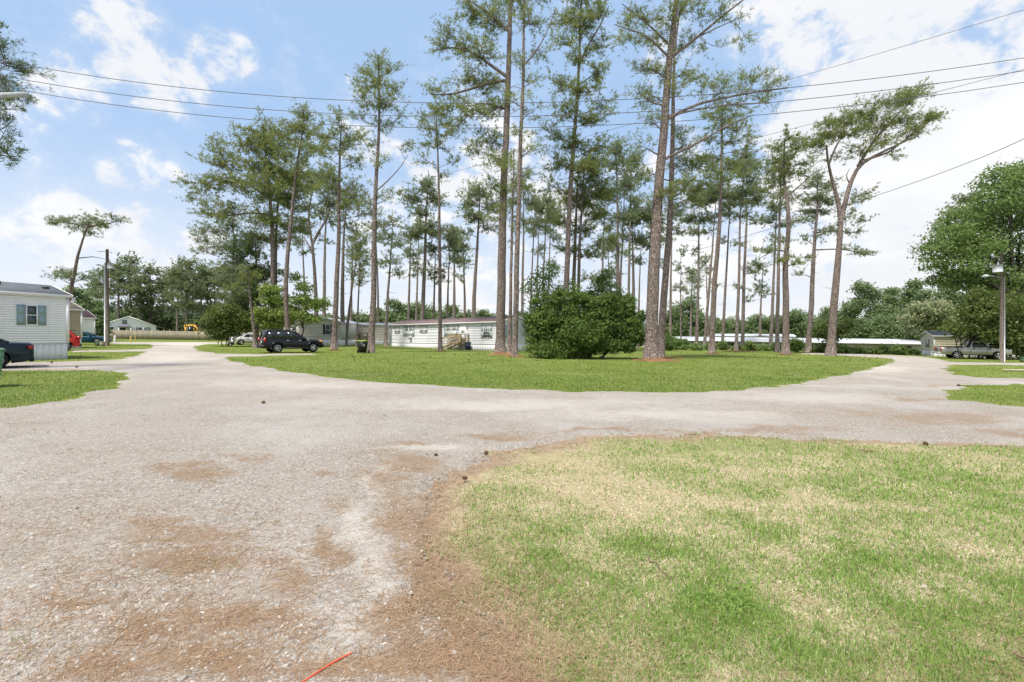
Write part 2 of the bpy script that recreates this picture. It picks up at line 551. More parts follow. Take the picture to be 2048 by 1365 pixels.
c = t.mix(t.step(t.math('ADD', lit, t.math('MULTIPLY', t.math('SUBTRACT', t.noise(p, 4, 6, .7), .5), 1.2)), .25, .75), c, nc)
t.out(t.principled(c, 0.95, 0.08, 0, t.bump(t.math('ADD', fine, t.noise(p, 9, 3, .6)), 0.7, 0.05)))
me = g.mesh('ground', mground, True)
at_ = me.attributes.new('straw', 'FLOAT', 'POINT'); at_.data.foreach_set('value', straw_at(Xg, Yg).ravel().astype(np.float32))
at_ = me.attributes.new('near', 'FLOAT', 'POINT'); at_.data.foreach_set('value', (sstep(-Yg, -11, -5) * 0.8).ravel().astype(np.float32))
rr0 = roadness(Xg, Yg)
at_ = me.attributes.new('litter', 'FLOAT', 'POINT'); at_.data.foreach_set('value', (np.exp(-np.maximum(-rr0, 0) / .30) * sstep(-Yg, -11, -8)).ravel().astype(np.float32))
tag(link('ground', me), kind='structure')

# ---- gravel drives: a thin sheet on the ground with a worn, ragged edge
yb = np.geomspace(0.7, 90, 400)
ab = np.linspace(-1.75, 1.75, 520)
Yr, Ar = np.meshgrid(yb, ab, indexing='ij')
Xr = Ar * (Yr + 0.9)
rd = roadness(Xr, Yr)
dust = np.clip(blobs(DUST_SPOTS, Xr, Yr) + (fbm(Xr * .8, Yr * .8, 40) - .5) * .7, 0, 1)
ndl = np.clip(blobs(NEEDLE_SPOTS, Xr, Yr) * (0.45 + 1.1 * fbm(Xr * 2.2, Yr * 2.2, 44)), 0, 1)
relief = 0.012 * (fbm(Xr * 2.5, Yr * 2.5, 50) - .47) + 0.004 * (fbm(Xr * 16, Yr * 16, 51, 2) - .4) * (1 - dust)
Zr = np.interp(0, [0], [0]) + zg(Xr, Yr) + 0.03 * (fbm(Xr * .25, Yr * .25, 5, 2) - .37) * sstep(Yr, 8, 20) + 0.022 + relief * sstep(-Yr, -20, -4)
Zr = Zr + .006 - 0.045 * sstep(-rd, -np.maximum(0.14, .016 * Yr), np.maximum(.03, .006 * Yr))
Fr = grid_faces(*Yr.shape)
ok = (rd.ravel()[Fr] > -np.maximum(.04, .008 * Yr).ravel()[Fr]).sum(1) >= 1
g = Geo(); used = np.unique(Fr[ok]); remap = np.full(Yr.size, -1); remap[used] = np.arange(len(used))
g.add(np.stack([Xr, Yr, Zr], -1).reshape(-1, 3)[used], remap[Fr[ok]])
mroad = bpy.data.materials.new('crushed_gravel'); mroad.use_nodes = True
t = NT(mroad.node_tree)
p = t.pos()
dA, nA = t.attr('dust'), t.attr('needle')
pw = t.vmath('ADD', p, t.vmath('SCALE', t.noise(p, 20, 2, 0.5, out='Color'), 0.02))
v1 = t.voro(pw, 42, 'F1', 'Color'); e1 = t.voro(pw, 42, 'DISTANCE_TO_EDGE')
v2 = t.voro(pw, 120, 'F1', 'Color'); e2 = t.voro(pw, 120, 'DISTANCE_TO_EDGE')
s1 = t.n('ShaderNodeSeparateColor'); t.set(s1, 0, v1)
s2 = t.n('ShaderNodeSeparateColor'); t.set(s2, 0, v2)
st1 = t.mix(s1.outputs[0], (0.24, 0.208, 0.175), (0.63, 0.575, 0.515))
st2 = t.mix(s2.outputs[0], (0.28, 0.236, 0.19), (0.575, 0.51, 0.44))
big1 = t.math('MULTIPLY', t.step(s1.outputs[1], 0.45, 0.6), t.step(e1, 0.02, 0.10))
grav = t.mix(big1, t.mix(t.step(e2, 0.0, 0.09), (0.19, 0.16, 0.13), st2), st1)  # dark gaps between stones: fines, with the stones' own shade painted in
blot = t.noise(p, 0.9, 5, 0.6)
grav = t.mix(t.math('MULTIPLY', t.step(blot, 0.4, 0.7), 0.45), grav, (0.46, 0.405, 0.355))
grav = t.mix(t.math('MULTIPLY', t.step(t.noise(p, 0.35, 4, 0.6), 0.45, 0.7), 0.35), grav, (0.64, 0.605, 0.575))
dustc = t.mix(t.noise(p, 12, 6, 0.7), (0.48, 0.425, 0.36), (0.62, 0.57, 0.51))
dustc = t.mix(t.math('MULTIPLY', t.step(e2, 0.05, 0.0), 0.25), dustc, (0.34, 0.3, 0.25))
c = t.mix(t.step(t.math('ADD', dA, t.math('MULTIPLY', t.math('SUBTRACT', t.noise(p, 5, 5, .65), .5), .9)), 0.2, 1.0), grav, dustc)
str1 = t.noise(t.scalevec(t.vmath('ADD', p, t.vmath('SCALE', t.noise(p, 3, 2, .5, out='Color'), .3)), (14, 90, 1)), 1.0, 3, 0.7)
str2 = t.noise(t.scalevec(p, (90, 18, 1)), 1.0, 3, 0.7)
ndc = t.mix(t.math('MULTIPLY', t.math('ADD', str1, str2), 0.5), (0.18, 0.112, 0.068), (0.47, 0.335, 0.22))
nf = t.step(t.math('ADD', nA, t.math('MULTIPLY', t.math('SUBTRACT', t.noise(p, 13, 7, .8), .5), 1.9)), 0.30, 0.85)
c = t.mix(t.math('MULTIPLY', nf, 0.78), c, ndc)
dirt = t.step(t.noise(p, 0.22, 4, 0.6), 0.5, 0.75)
c = t.mix(t.math('MULTIPLY', dirt, 0.25), c, (0.36, 0.27, 0.2))
h = t.math('ADD', t.math('MULTIPLY', big1, 0.7), t.math('MULTIPLY', t.step(e2, 0, .15), 0.5))
h = t.math('ADD', h, t.math('MULTIPLY', t.noise(p, 70, 4, .7), .5))
t.out(t.principled(c, 0.93, 0.12, 0, t.bump(h, 0.75, 0.012)))
me = g.mesh('gravel_road', mroad, True)
for nm, arr in (('dust', dust), ('needle', ndl)):
    at_ = me.attributes.new(nm, 'FLOAT', 'POINT'); at_.data.foreach_set('value', arr.ravel()[used].astype(np.float32))
tag(link('gravel_road', me), kind='structure')

RNG = np.random.default_rng(7)


def ground_samples(n, u0, u1, v0, v1, power=1.0):
    """scatter over a patch of the site, thinning with distance"""
    u = RNG.uniform(u0, u1, n); v = v0 + (v1 - v0) * RNG.uniform(0, 1, n) ** power
    X, Y = Gn(u, v)
    return X, Y


# ---- loose stones
ico = np.array([(0, 0, 1), (.894, 0, .447), (.276, .851, .447), (-.724, .526, .447), (-.724, -.526, .447), (.276, -.851, .447),
                (.724, .526, -.447), (-.276, .851, -.447), (-.894, 0, -.447), (-.276, -.851, -.447), (.724, -.526, -.447), (0, 0, -1)])
icf = np.array([(0, 1, 2), (0, 2, 3), (0, 3, 4), (0, 4, 5), (0, 5, 1), (1, 6, 2), (2, 7, 3), (3, 8, 4), (4, 9, 5), (5, 10, 1),
                (6, 7, 2), (7, 8, 3), (8, 9, 4), (9, 10, 5), (10, 6, 1), (11, 7, 6), (11, 8, 7), (11, 9, 8), (11, 10, 9), (11, 6, 10)])
octv = np.array([(1, 0, 0), (0, 1, 0), (-1, 0, 0), (0, -1, 0), (0, 0, 1), (0, 0, -1.0)])
octf = np.array([(0, 1, 4), (1, 2, 4), (2, 3, 4), (3, 0, 4), (1, 0, 5), (2, 1, 5), (3, 2, 5), (0, 3, 5)])


def stones(geo, X, Y, size, bv, bf, sink=0.25):
    n = len(X)
    S = size[:, None] * np.stack([RNG.uniform(.7, 1.25, n), RNG.uniform(.6, 1.0, n), RNG.uniform(.35, .7, n)], 1)
    V = bv[None] * (1 + 0.28 * RNG.standard_normal((n, len(bv), 1)).clip(-1.2, 1.2)) * S[:, None, :]
    a = RNG.uniform(0, 2 * PI, n); cs, sn = np.cos(a)[:, None], np.sin(a)[:, None]
    tl = RNG.normal(0, .3, n)[:, None]
    x = V[..., 0] * cs - V[..., 1] * sn; y = V[..., 0] * sn + V[..., 1] * cs; z = V[..., 2] + x * tl
    z0 = zg(X, Y) + 0.020 + S[:, 2] * (1 - 2 * sink) * .6
    P = np.stack([x + X[:, None], y + Y[:, None], z + z0[:, None]], -1)
    Fc = bf[None] + (np.arange(n) * len(bv))[:, None, None]
    geo.add(P.reshape(-1, 3), Fc.reshape(-1, 3), np.repeat(RNG.uniform(0, 1, n), len(bf)))


g = Geo()
X, Y = ground_samples(23000, -250, 1020, 900, 1480, 0.8)
k = (roadness(X, Y) > 0.02) & (RNG.uniform(0, 1, len(X)) > 0.93 * np.clip(blobs(DUST_SPOTS, X, Y) * 1.5, 0, 1)) & (RNG.uniform(0, 1, len(X)) < np.clip(1.15 - (X + 3) * .16, .25, 1))
X, Y = X[k], Y[k]
size = 0.004 + 0.0105 * RNG.uniform(0, 1, len(X)) ** 3.2
size = size * np.where(X < -.6, 1.2, 1.0)
size = np.where(RNG.uniform(0, 1, len(X)) > .985, size * 1.6, size)
near = Y < 2.35
stones(g, X[near], Y[near], size[near], ico, icf)
stones(g, X[~near], Y[~near], size[~near] * 1.15, octv, octf)
X, Y = ground_samples(5000, -250, 2300, 740, 905, 0.8)
k = roadness(X, Y) > 0.05; X, Y = X[k], Y[k]
stones(g, X, Y, 0.010 + 0.016 * RNG.uniform(0, 1, len(X)) ** 2.5, octv, octf)
ms = bpy.data.materials.new('loose_stone'); ms.use_nodes = True
t = NT(ms.node_tree)
a = t.attr('var')
c = t.mix(a, (0.25, 0.228, 0.20), (0.52, 0.485, 0.44))
c = t.mix(t.math('MULTIPLY', t.noise(t.pos(), 160, 3, .6), .5), c, (0.40, 0.345, 0.28))
t.out(t.principled(c, 0.9, 0.15, 0, t.bump(t.noise(t.pos(), 300, 2, .6), .3, .004)))
tag(g.build('loose_gravel', ms), 'loose grey and white crushed stones on the gravel drive', 'gravel', kind='stuff')

# ---- fallen pine needles


def blades(geo, X, Y, Z, L, W, yaw, lift, var, bend=0.0):
    """thin triangles rooted on the ground: yaw is the heading, lift the rise angle"""
    n = len(X)
    d = np.stack([np.cos(yaw) * np.cos(lift), np.sin(yaw) * np.cos(lift), np.sin(lift)], 1)
    s = np.stack([-np.sin(yaw), np.cos(yaw), np.zeros(n)], 1)
    B = np.stack([X, Y, Z], 1)
    V = np.stack([B - s * W[:, None] / 2, B + s * W[:, None] / 2, B + d * L[:, None]], 1)
    geo.add(V.reshape(-1, 3), np.arange(n * 3).reshape(n, 3), var)


g = Geo()
X, Y = ground_samples(330000, -200, 2250, 850, 1480, 0.9)
wgt = blobs(NEEDLE_SPOTS, X, Y) * (0.3 + 1.2 * fbm(X * 2.2, Y * 2.2, 44))
lawnB = sdist(LAWNS[1], X, Y)
wgt = np.where(lawnB > 0, np.maximum(wgt * .4, .75 * np.exp(-lawnB / .38) * np.where(X < 3, 1, .6) + 0.003), wgt)
k = RNG.uniform(0, 1, len(X)) < np.clip(wgt, np.where(X < 1, .02, .002), 1) * .8
X, Y = X[k], Y[k]; n = len(X)
L = RNG.uniform(.05, .14, n); px = Y / F
blades(g, X, Y, zg(X, Y) + 0.022 + RNG.uniform(0, .012, n), L, np.maximum(.0018, px * 1.0) * RNG.uniform(.8, 1.3, n), RNG.uniform(0, 2 * PI, n), RNG.normal(0.0, .07, n), RNG.uniform(0, 1, n))
mn = leaf_mat('dry_pine_needles', (0.19, 0.11, 0.062), (0.52, 0.36, 0.225), 0.1, 0.7, 0.2)
tag(g.build('pine_needle_litter', mn), 'brown fallen pine needles lying over gravel and dry turf', 'pine needles', kind='stuff')

# ---- grass blades
def grass_mat(name, ga, gb, sa, sb):
    m = bpy.data.materials.new(name); m.use_nodes = True
    t = NT(m.node_tree)
    a = t.attr('var'); rnd = t.n('ShaderNodeNewGeometry').outputs['Random Per Island']
    c = t.mix(a, t.mix(rnd, ga, gb), t.mix(rnd, sa, sb))
    pr = t.principled(c, 0.6, 0.25)
    tr = t.n('ShaderNodeBsdfTranslucent'); t.set(tr, 0, c)
    mx = t.n('ShaderNodeMixShader', ins={0: 0.35}); t.t.links.new(pr, mx.inputs[1]); t.t.links.new(tr.outputs[0], mx.inputs[2])
    t.out(mx.outputs[0])
    return m


mg = grass_mat('half_dry_grass', (0.125, 0.235, 0.034), (0.33, 0.455, 0.110), (0.54, 0.45, 0.28), (0.86, 0.77, 0.56))
mgi = grass_mat('lush_grass', (0.080, 0.150, 0.020), (0.215, 0.300, 0.062), (0.32, 0.30, 0.14), (0.52, 0.47, 0.27))

g = Geo()
X, Y = ground_samples(440000, 760, 2400, 865, 1520, 0.92)
Xo, Yo = ground_samples(60000, 2400, 4200, 880, 1700, 0.92)
X, Y = np.concatenate([X, Xo]), np.concatenate([Y, Yo])
rdn = roadness(X, Y)
st = straw_at(X, Y)
edgen = fbm(X * 2.6, Y * 2.6, 130, 4)
dens = sstep(-rdn + (edgen - .47) * 1.5, -.12, np.where(X < 2.5, .75, .3))
bare = fbm(X * 3.1, Y * 3.1, 77)
k = RNG.uniform(0, 1, len(X)) < dens * (0.5 + .5 * sstep(bare, .3, .5)) * (1 - .35 * st)
X, Y, st = X[k], Y[k], st[k]; n = len(X)
px = Y / F
isst = (RNG.uniform(0, 1, n) < sstep(st, .2, .95) * .9 + .04).astype(float)
L = RNG.uniform(.022, .055, n) * (1 - .25 * isst) * (1 + .35 * (fbm(X * 1.3, Y * 1.3, 90) - .45))
lift = np.where(isst > .5, RNG.normal(.25, .25, n), RNG.normal(.85, .35, n)).clip(.02, 1.45)
blades(g, X, Y, zg(X, Y) + 0.002 + RNG.uniform(0, .008, n), L, np.maximum(.0034, px * 1.5) * RNG.uniform(.8, 1.3, n), RNG.uniform(0, 2 * PI, n), lift, isst)
# clover and broad weeds in the greener spots
X, Y = ground_samples(26000, 850, 2450, 880, 1500, 0.9)
k = (roadness(X, Y) < -.3) & (straw_at(X, Y) < .30); X, Y = X[k], Y[k]; n = len(X)
for q in range(3):
    yw = RNG.uniform(0, 2 * PI, n)
    blades(g, X, Y, zg(X, Y) + .025 + RNG.uniform(0, .015, n), np.full(n, .014), np.maximum(.012, 1.4 * Y / F), yw, RNG.normal(.1, .2, n), np.zeros(n))
tag(g.build('lawn_grass', mg), 'short half dry grass of the near lawn beside the drive', 'grass', kind='stuff')

g = Geo()
X, Y = ground_samples(120000, 330, 1830, 699, 792, 1.0)
k = (roadness(X, Y) < -0.02) & (Y < 62); X, Y = X[k], Y[k]; n = len(X)
blades(g, X, Y, zg(X, Y) + 0.03 * (fbm(X * .25, Y * .25, 5, 2) - .37) * sstep(Y, 8, 20), RNG.uniform(.03, .085, n) * (.7 + .7 * fbm(X * .6, Y * .6, 12)), np.maximum(.012, 1.1 * Y / F) * RNG.uniform(.7, 1.2, n), RNG.uniform(0, 2 * PI, n), RNG.uniform(.4, 1.3, n),
       (RNG.uniform(0, 1, n) < .15 + .45 * sstep(fbm(X * .35, Y * .35, 61), .5, .72)).astype(float) * RNG.uniform(.2, .8, n))
tag(g.build('island_grass', mgi), 'mown green grass of the lawn under the pines', 'grass', kind='stuff')

g = Geo()
for (n0, u0, u1, v0, v1) in ((42000, -250, 300, 684, 822), (22000, 1780, 2350, 708, 830)):
    X, Y = ground_samples(n0, u0, u1, v0, v1)
    k = (roadness(X, Y) < -0.02) & (Y < 70); X, Y = X[k], Y[k]; n = len(X)
    blades(g, X, Y, zg(X, Y) + 0.03 * (fbm(X * .25, Y * .25, 5, 2) - .37) * sstep(Y, 8, 20), RNG.uniform(.03, .08, n), np.maximum(.010, 1.1 * Y / F) * RNG.uniform(.7, 1.2, n), RNG.uniform(0, 2 * PI, n), RNG.uniform(.4, 1.3, n),
           (RNG.uniform(0, 1, n) < .2).astype(float) * RNG.uniform(.3, 1, n))
# stray tufts on the gravel
X, Y = ground_samples(420, -150, 900, 830, 1420, .8)
k = (roadness(X, Y) > .1) & (fbm(X * .9, Y * .9, 15) > .47); X, Y = X[k], Y[k]
X = np.repeat(X, 16) + RNG.normal(0, .022, len(X) * 16); Y = np.repeat(Y, 16) + RNG.normal(0, .022, len(Y) * 16); n = len(X)
blades(g, X, Y, zg(X, Y) + .02, RNG.uniform(.015, .045, n), np.maximum(.003, 1.3 * Y / F), RNG.uniform(0, 2 * PI, n), RNG.uniform(.3, 1.2, n), np.repeat(RNG.uniform(0, .6, n // 16), 16))
tag(g.build('verge_grass', mgi), 'grass strips beside the driveways and stray tufts in gravel', 'grass', kind='stuff')

# ---- white clover heads
g = Geo()
X, Y = ground_samples(2600, -150, 2200, 706, 900)
k = (roadness(X, Y) < -.4) & (fbm(X * .45, Y * .45, 71) > .48); X, Y = X[k], Y[k]; n = len(X)
S = np.maximum(.010, .55 * Y / F)
V = octv[None] * S[:, None, None] + np.stack([X, Y, zg(X, Y) + .075], 1)[:, None, :]
g.add(V.reshape(-1, 3), (octf[None] + (np.arange(n) * 6)[:, None, None]).reshape(-1, 3))
tag(g.build('clover_blossom', M('clover_white', (.72, .72, .66), .8)), 'tiny white clover heads dotted through the lawns', 'clover', kind='stuff')
# ------------------------------------------------------------------ shared building materials
WHITE = M('white_vinyl', (0.81, 0.815, 0.82), 0.55, 0.3, wear=.04, scale=1.2)
WHITET = M('white_trim', (0.80, 0.80, 0.79), 0.5, 0.3, wear=.04)
OFFW = M('weathered_white_vinyl', (0.84, 0.825, 0.85), 0.6, 0.3, wear=.07, scale=1.0)
SKIRT = M('white_skirting', (0.80, 0.79, 0.78), 0.55, 0.3, wear=.08, streak=True)
TAN = M('tan_siding', (0.44, 0.365, 0.275), 0.7, 0.2, wear=.08)
GREIGE = M('grey_beige_siding', (0.58, 0.56, 0.505), 0.7, 0.2, wear=.07)
PINKB = M('pinkish_beige_siding', (0.74, 0.675, 0.61), 0.7, 0.2, wear=.07)
CREAM = M('cream_siding', (0.66, 0.60, 0.46), 0.7, 0.2, wear=.06)
CREAMW = M('cream_white_siding', (0.74, 0.70, 0.60), 0.7, 0.2, wear=.05)
BLUESH = M('grey_blue_shutter', (0.27, 0.37, 0.385), 0.6, 0.3, wear=.06)
PALESH = M('pale_blue_shutter', (0.44, 0.50, 0.53), 0.6, 0.3, wear=.06)
BLACKSH = M('black_shutter', (0.02, 0.02, 0.022), 0.5, 0.3)
BLIND = M('window_blind', (0.55, 0.56, 0.55), 0.3, 0.5, wear=.08, scale=2)
WOOD = M('weathered_lumber', (0.36, 0.27, 0.15), 0.85, 0.1, wear=.2, scale=5, bump=.3)
GREYW = M('grey_weathered_pickets', (0.33, 0.29, 0.225), 0.9, 0.1, wear=.22, scale=2.5, bump=.3)
DARKM = M('dark_metal', (0.03, 0.03, 0.033), 0.5, 0.4)
GALV = M('galvanised_metal', (0.45, 0.47, 0.49), 0.45, 0.5, .6, wear=.1)
POLEW = M('pole_wood', (.19, .155, .128), .9, .1, wear=.28, scale=9, bump=.5, streak=True)
METROOF = M('white_metal_roof', (0.52, 0.535, 0.55), 0.5, 0.3, wear=.12, scale=.4)


def glass(name, base=(0.03, 0.045, 0.05), rough=0.06):
    m = bpy.data.materials.new(name); m.use_nodes = True
    t = NT(m.node_tree)
    n = t.noise(t.obj(), 2.2, 3, .5)
    c = t.mix(n, base, tuple(x * 2.0 for x in base))
    t.out(t.principled(c, rough, 0.6, 0, t.bump(t.noise(t.obj(), 1.5, 2, .5), 0.04, 0.02)))
    MATS[name] = m
    return m


GLASS = glass('window_glass')
CGLASS = glass('car_glass', (0.012, 0.016, 0.018), 0.03)


def shingle(name, a, b):
    m = bpy.data.materials.new(name); m.use_nodes = True
    t = NT(m.node_tree)
    p = t.obj()
    br = t.n('ShaderNodeTexBrick', ins={'Scale': 3.0, 'Mortar Size': 0.02, 'Color1': a + (1,), 'Color2': b + (1,), 'Mortar': tuple(x * .5 for x in a) + (1,)})
    t.set(br, 'Vector', p)
    c = t.mix(t.math('MULTIPLY', t.noise(p, .8, 5, .6), .6), br.outputs[0], tuple(x * .7 for x in b))
    t.out(t.principled(c, .95, .1, 0, t.bump(t.noise(p, 60, 3, .6), .4, .01)))
    MATS[name] = m
    return m


ROOFG = shingle('grey_shingles', (0.19, 0.20, 0.21), (0.27, 0.28, 0.29))
ROOFP = shingle('purple_brown_shingles', (0.17, 0.115, 0.12), (0.255, 0.185, 0.185))
ROOFB = shingle('brown_shingles', (0.22, 0.17, 0.13), (0.32, 0.26, 0.2))
ROOFD = shingle('dark_brown_shingles', (0.10, 0.062, 0.058), (0.16, 0.105, 0.10))
ROOFM = M('pale_metal_roof', (0.55, 0.55, 0.57), .5, .4, wear=.12)


def window(par, x, z, wd, ht, shut=None, sw=0.33, pane=GLASS, pane2=None, face='front', W=0.0, double=False, grid=False, L=0.0):
    """window with frame, sashes and shutters on the long side (front) or an end wall (left/right)"""
    def P(a, d, zz):   # a along the wall, d outwards
        if face == 'front': return (a, -d, zz)
        if face == 'right': return (L + d, a, zz)
        return (-d, a, zz)

    def bx(geo, a0, a1, d0, d1, z0, z1):
        p, q = P(a0, d0, z0), P(a1, d1, z1)
        geo.box([(p[i] + q[i]) / 2 for i in range(3)], [max(abs(p[i] - q[i]), .004) for i in range(3)])
    fr = Geo(); t_ = 0.05
    bx(fr, x - wd / 2 - t_, x + wd / 2 + t_, .02, .06, z + ht, z + ht + t_)
    bx(fr, x - wd / 2 - t_, x + wd / 2 + t_, .02, .07, z - t_, z)
    bx(fr, x - wd / 2 - t_, x - wd / 2, .02, .058, z, z + ht)
    bx(fr, x + wd / 2, x + wd / 2 + t_, .02, .058, z, z + ht)
    bx(fr, x - wd / 2, x + wd / 2, .02, .052, z + ht / 2 - .02, z + ht / 2 + .02)
    if double:
        bx(fr, x - .05, x + .05, .02, .056, z, z + ht)
    wn = fr.build('window', WHITET, par)
    for k, (a, b) in enumerate(((z, z + ht / 2 - .02), (z + ht / 2 + .02, z + ht))):
        gl = Geo(); bx(gl, x - wd / 2, x + wd / 2, .02, .034, a, b)
        gl.build('pane', pane if (k == 0 or pane2 is None) else pane2, wn)
    if grid:
        gm = Geo()
        for kk in (1, 2):
            xx = x - wd / 2 + wd * kk / 3
            bx(gm, xx - .012, xx + .012, .03, .042, z, z + ht)
        for kk in (1, 3):
            bx(gm, x - wd / 2, x + wd / 2, .03, .044, z + ht * kk / 4 - .012, z + ht * kk / 4 + .012)
        gm.build('muntin', WHITET, wn)
    if shut is not None:
        for s in (-1, 1):
            sg = Geo(); cx = x + s * (wd / 2 + t_ + .02 + sw / 2)
            bx(sg, cx - sw / 2, cx + sw / 2, .02, .05, z - t_, z + ht + t_)
            so_ = sg.build('shutter', shut, par)
            sg = Geo()
            for (za, zb) in ((z, z + ht * .47), (z + ht * .53, z + ht)):
                bx(sg, cx - sw / 2 + .05, cx + sw / 2 - .05, .05, .058, za, zb)
            sg.build('shutter_panel', shut, so_)
    return wn


def trailer(name, label, org, ang, L, W, skirt, eave, rise, wall, roof, board=0.13, ends=(True, True), oh=0.16, skmat=SKIRT, panel=0.42, wall_end=None, sunk=0.35):
    par = thing(name, label, 'mobile home', (org[0], org[1], Zg(*org)), ang)
    we = wall_end or wall
    g = Geo(); g.box((L / 2, W / 2, (skirt + eave) / 2 - .01), (L - .02, W - .02, eave - skirt)); g.build('wall', wall, par)
    # lapped boards, long front
    nb = max(4, int(round((eave - skirt) / board))); bh = (eave - skirt) / nb

    def board_mesh(ln, mat, axis, sgn):
        g = Geo()
        lap = .009 if board < .15 else .006
        prof = [(0.0, 0.0), (lap, 0.0), (0.003, bh), (0.0, bh)]
        rings = []
        for e in (0, ln):
            rings.append([(e, -d, z) if axis == 'x' else (sgn * d, e, z) for d, z in prof])
        V = np.array(rings[0] + rings[1])
        Fq = [(0, 1, 5, 4), (1, 2, 6, 5), (2, 3, 7, 6)]
        if (axis == 'y') == (sgn < 0):
            Fq = [f[::-1] for f in Fq]
        g.add(V, Fq); g.ngon(V[[0, 1, 2, 3]]); g.ngon(V[[7, 6, 5, 4]])
        return g.mesh('siding_board', mat)
    mb = board_mesh(L - .14, wall, 'x', 1)
    for k in range(nb):
        link('siding_board', mb, par, (.07, 0.0, skirt + k * bh))
    if ends[0] or ends[1]:
        for side, on in ((0, ends[0]), (1, ends[1])):
            if not on: continue
            mb2 = board_mesh(W - .14, we, 'y', 1 if side else -1)
            for k in range(nb):
                link('siding_board', mb2, par, (L if side else 0.0, .07, skirt + k * bh))
    # corner trim
    for (cx, cy) in ((0, 0), (L, 0), (0, W), (L, W)):
        g = Geo(); g.box((cx, cy, (skirt + eave) / 2), (.14 if 1 else .1, .075 if cy else .07, eave - skirt - .004)); g.build('corner_trim', WHITET, par)
    # skirting panels
    np_ = int(L / panel); pw = L / np_
    g = Geo(); g.box((0, 0, (skirt - sunk) / 2), (pw * .985, .03, skirt + sunk)); g.box((0, -.014, (skirt - sunk) / 2), (pw * .35, .012, skirt + sunk - .01)); pm = g.mesh('skirting_panel', skmat)
    for k in range(np_):
        link('skirting_panel', pm, par, ((k + .5) * pw, 0.012, 0))
    g = Geo(); g.box((L / 2, W / 2 + .02, (skirt - sunk) / 2 - .02), (L - .06, W - .04, skirt + sunk)); g.build('skirting_backing', skmat, par)
    ne = int(W / panel); pe = W / ne
    g = Geo(); g.box((0, 0, (skirt - sunk) / 2), (.03, pe * .985, skirt + sunk)); pm2 = g.mesh('skirting_panel', skmat)
    for side, on in ((0, ends[0]), (1, ends[1])):
        if on:
            for k in range(ne):
                link('skirting_panel', pm2, par, (L - .01 if side else .01, (k + .5) * pe, 0))
    g = Geo(); g.box((L / 2, -.015, skirt + .012), (L + .05, .055, .045)); g.build('skirt_rail', WHITET, par)
    # gable ends and roof
    rt = 0.07
    for x0 in (0.0, L):
        g = Geo(); s = 0.02 if x0 else -0.02
        g.add([(x0, 0, eave), (x0, W, eave), (x0, W / 2, eave + rise), (x0 + s, 0, eave), (x0 + s, W, eave), (x0 + s, W / 2, eave + rise)], [(0, 1, 4, 3), (1, 2, 5, 4), (2, 0, 3, 5)])
        g.add(np.array([(x0, 0, eave), (x0, W, eave), (x0, W / 2, eave + rise)]), [(0, 1, 2)]); g.add(np.array([(x0 + s, 0, eave), (x0 + s, W, eave), (x0 + s, W / 2, eave + rise)]), [(0, 1, 2)])
        g.build('gable', we, par)
    g = Geo()
    dz = rise * oh / (W / 2)
    for sgn in (0, 1):
        ya_, yb_ = (-oh, W / 2) if sgn == 0 else (W + oh, W / 2)
        z0, z1 = eave - dz + .02, eave + rise + .02
        V = [(-oh, ya_, z0), (L + oh, ya_, z0), (L + oh, yb_, z1), (-oh, yb_, z1)]
        V += [(a, b, c_ + rt) for a, b, c_ in V]
        if sgn: V = [V[1], V[0], V[3], V[2], V[5], V[4], V[7], V[6]]
        g.hexa(V)
    rf = g.build('roof', roof, par)
    g = Geo(); g.box((L / 2, -oh - .012, eave - dz + .03), (L + 2 * oh + .03, .025, .13)); g.build('eave_trim', WHITET, rf)
    for x0 in (-oh - .012, L + oh + .012):
        g = Geo()
        for (ya_, yb_) in ((-oh, W / 2), (W + oh, W / 2)):
            g.bar((x0, ya_, eave - dz + .04), (x0, yb_, eave + rise + .04), .025, .13)
        g.build('rake_trim', WHITET, rf)
    for fx in (.2, .6, .82):
        g = Geo(); g.lathe([(.001, .22), (.045, .22), (.045, 0), (.05, -.1)], 8, c=(L * fx, W * .32, eave + rise * .64 + .05))
        g.build('roof_vent', DARKM, rf)
    return par


def wall_t(org, ang, u):
    """distance along a wall line at which the photograph's column u meets it"""
    ex, ey = math.cos(ang), math.sin(ang)
    a = (u - U0) / F
    # org + t e = (aY, Y)
    return (a * org[1] - org[0]) / (ex - a * ey)


# ---- white mobile home by the left drive
a1 = math.atan2(.92, .40); c1 = G(135, 718.3)
L1 = 12.0; o1 = (c1[0] - L1 * math.cos(a1), c1[1] - L1 * math.sin(a1))
h1 = trailer('mobile_home', 'white lap-sided mobile home with grey roof and blue-grey shutters beside dark blue car', o1, a1, L1, 4.3, .80, 3.38, .62, WHITE, ROOFG, .125, (False, True), panel=.24)
xw = wall_t(o1, a1, 63)
window(h1, xw, 1.80, .36, .95, BLUESH, .31, GLASS)
g = Geo(); g.box((xw + 1.0, 1.2, 3.85), (.25, .2, .12)); g.build('roof_vent', DARKM, h1)
# ---- tan one behind
c2 = G(163, 697.0); o2 = (c2[0] - 11 * math.cos(a1), c2[1] - 11 * math.sin(a1))
trailer('mobile_home', 'tan-sided mobile home with brown roof behind the red car', o2, a1, 11, 4.3, .85, 3.3, .75, TAN, ROOFB, .2, (False, True))
# ---- white one with the dark roof
c3 = G(189, 686.0); o3 = (c3[0] - 12 * math.cos(a1), c3[1] - 12 * math.sin(a1))
trailer('mobile_home', 'white mobile home with dark brown roof behind the teal sedan', o3, a1, 12, 4.3, .7, 3.1, 1.0, WHITE, ROOFD, .2, (False, True), wall_end=GREIGE)
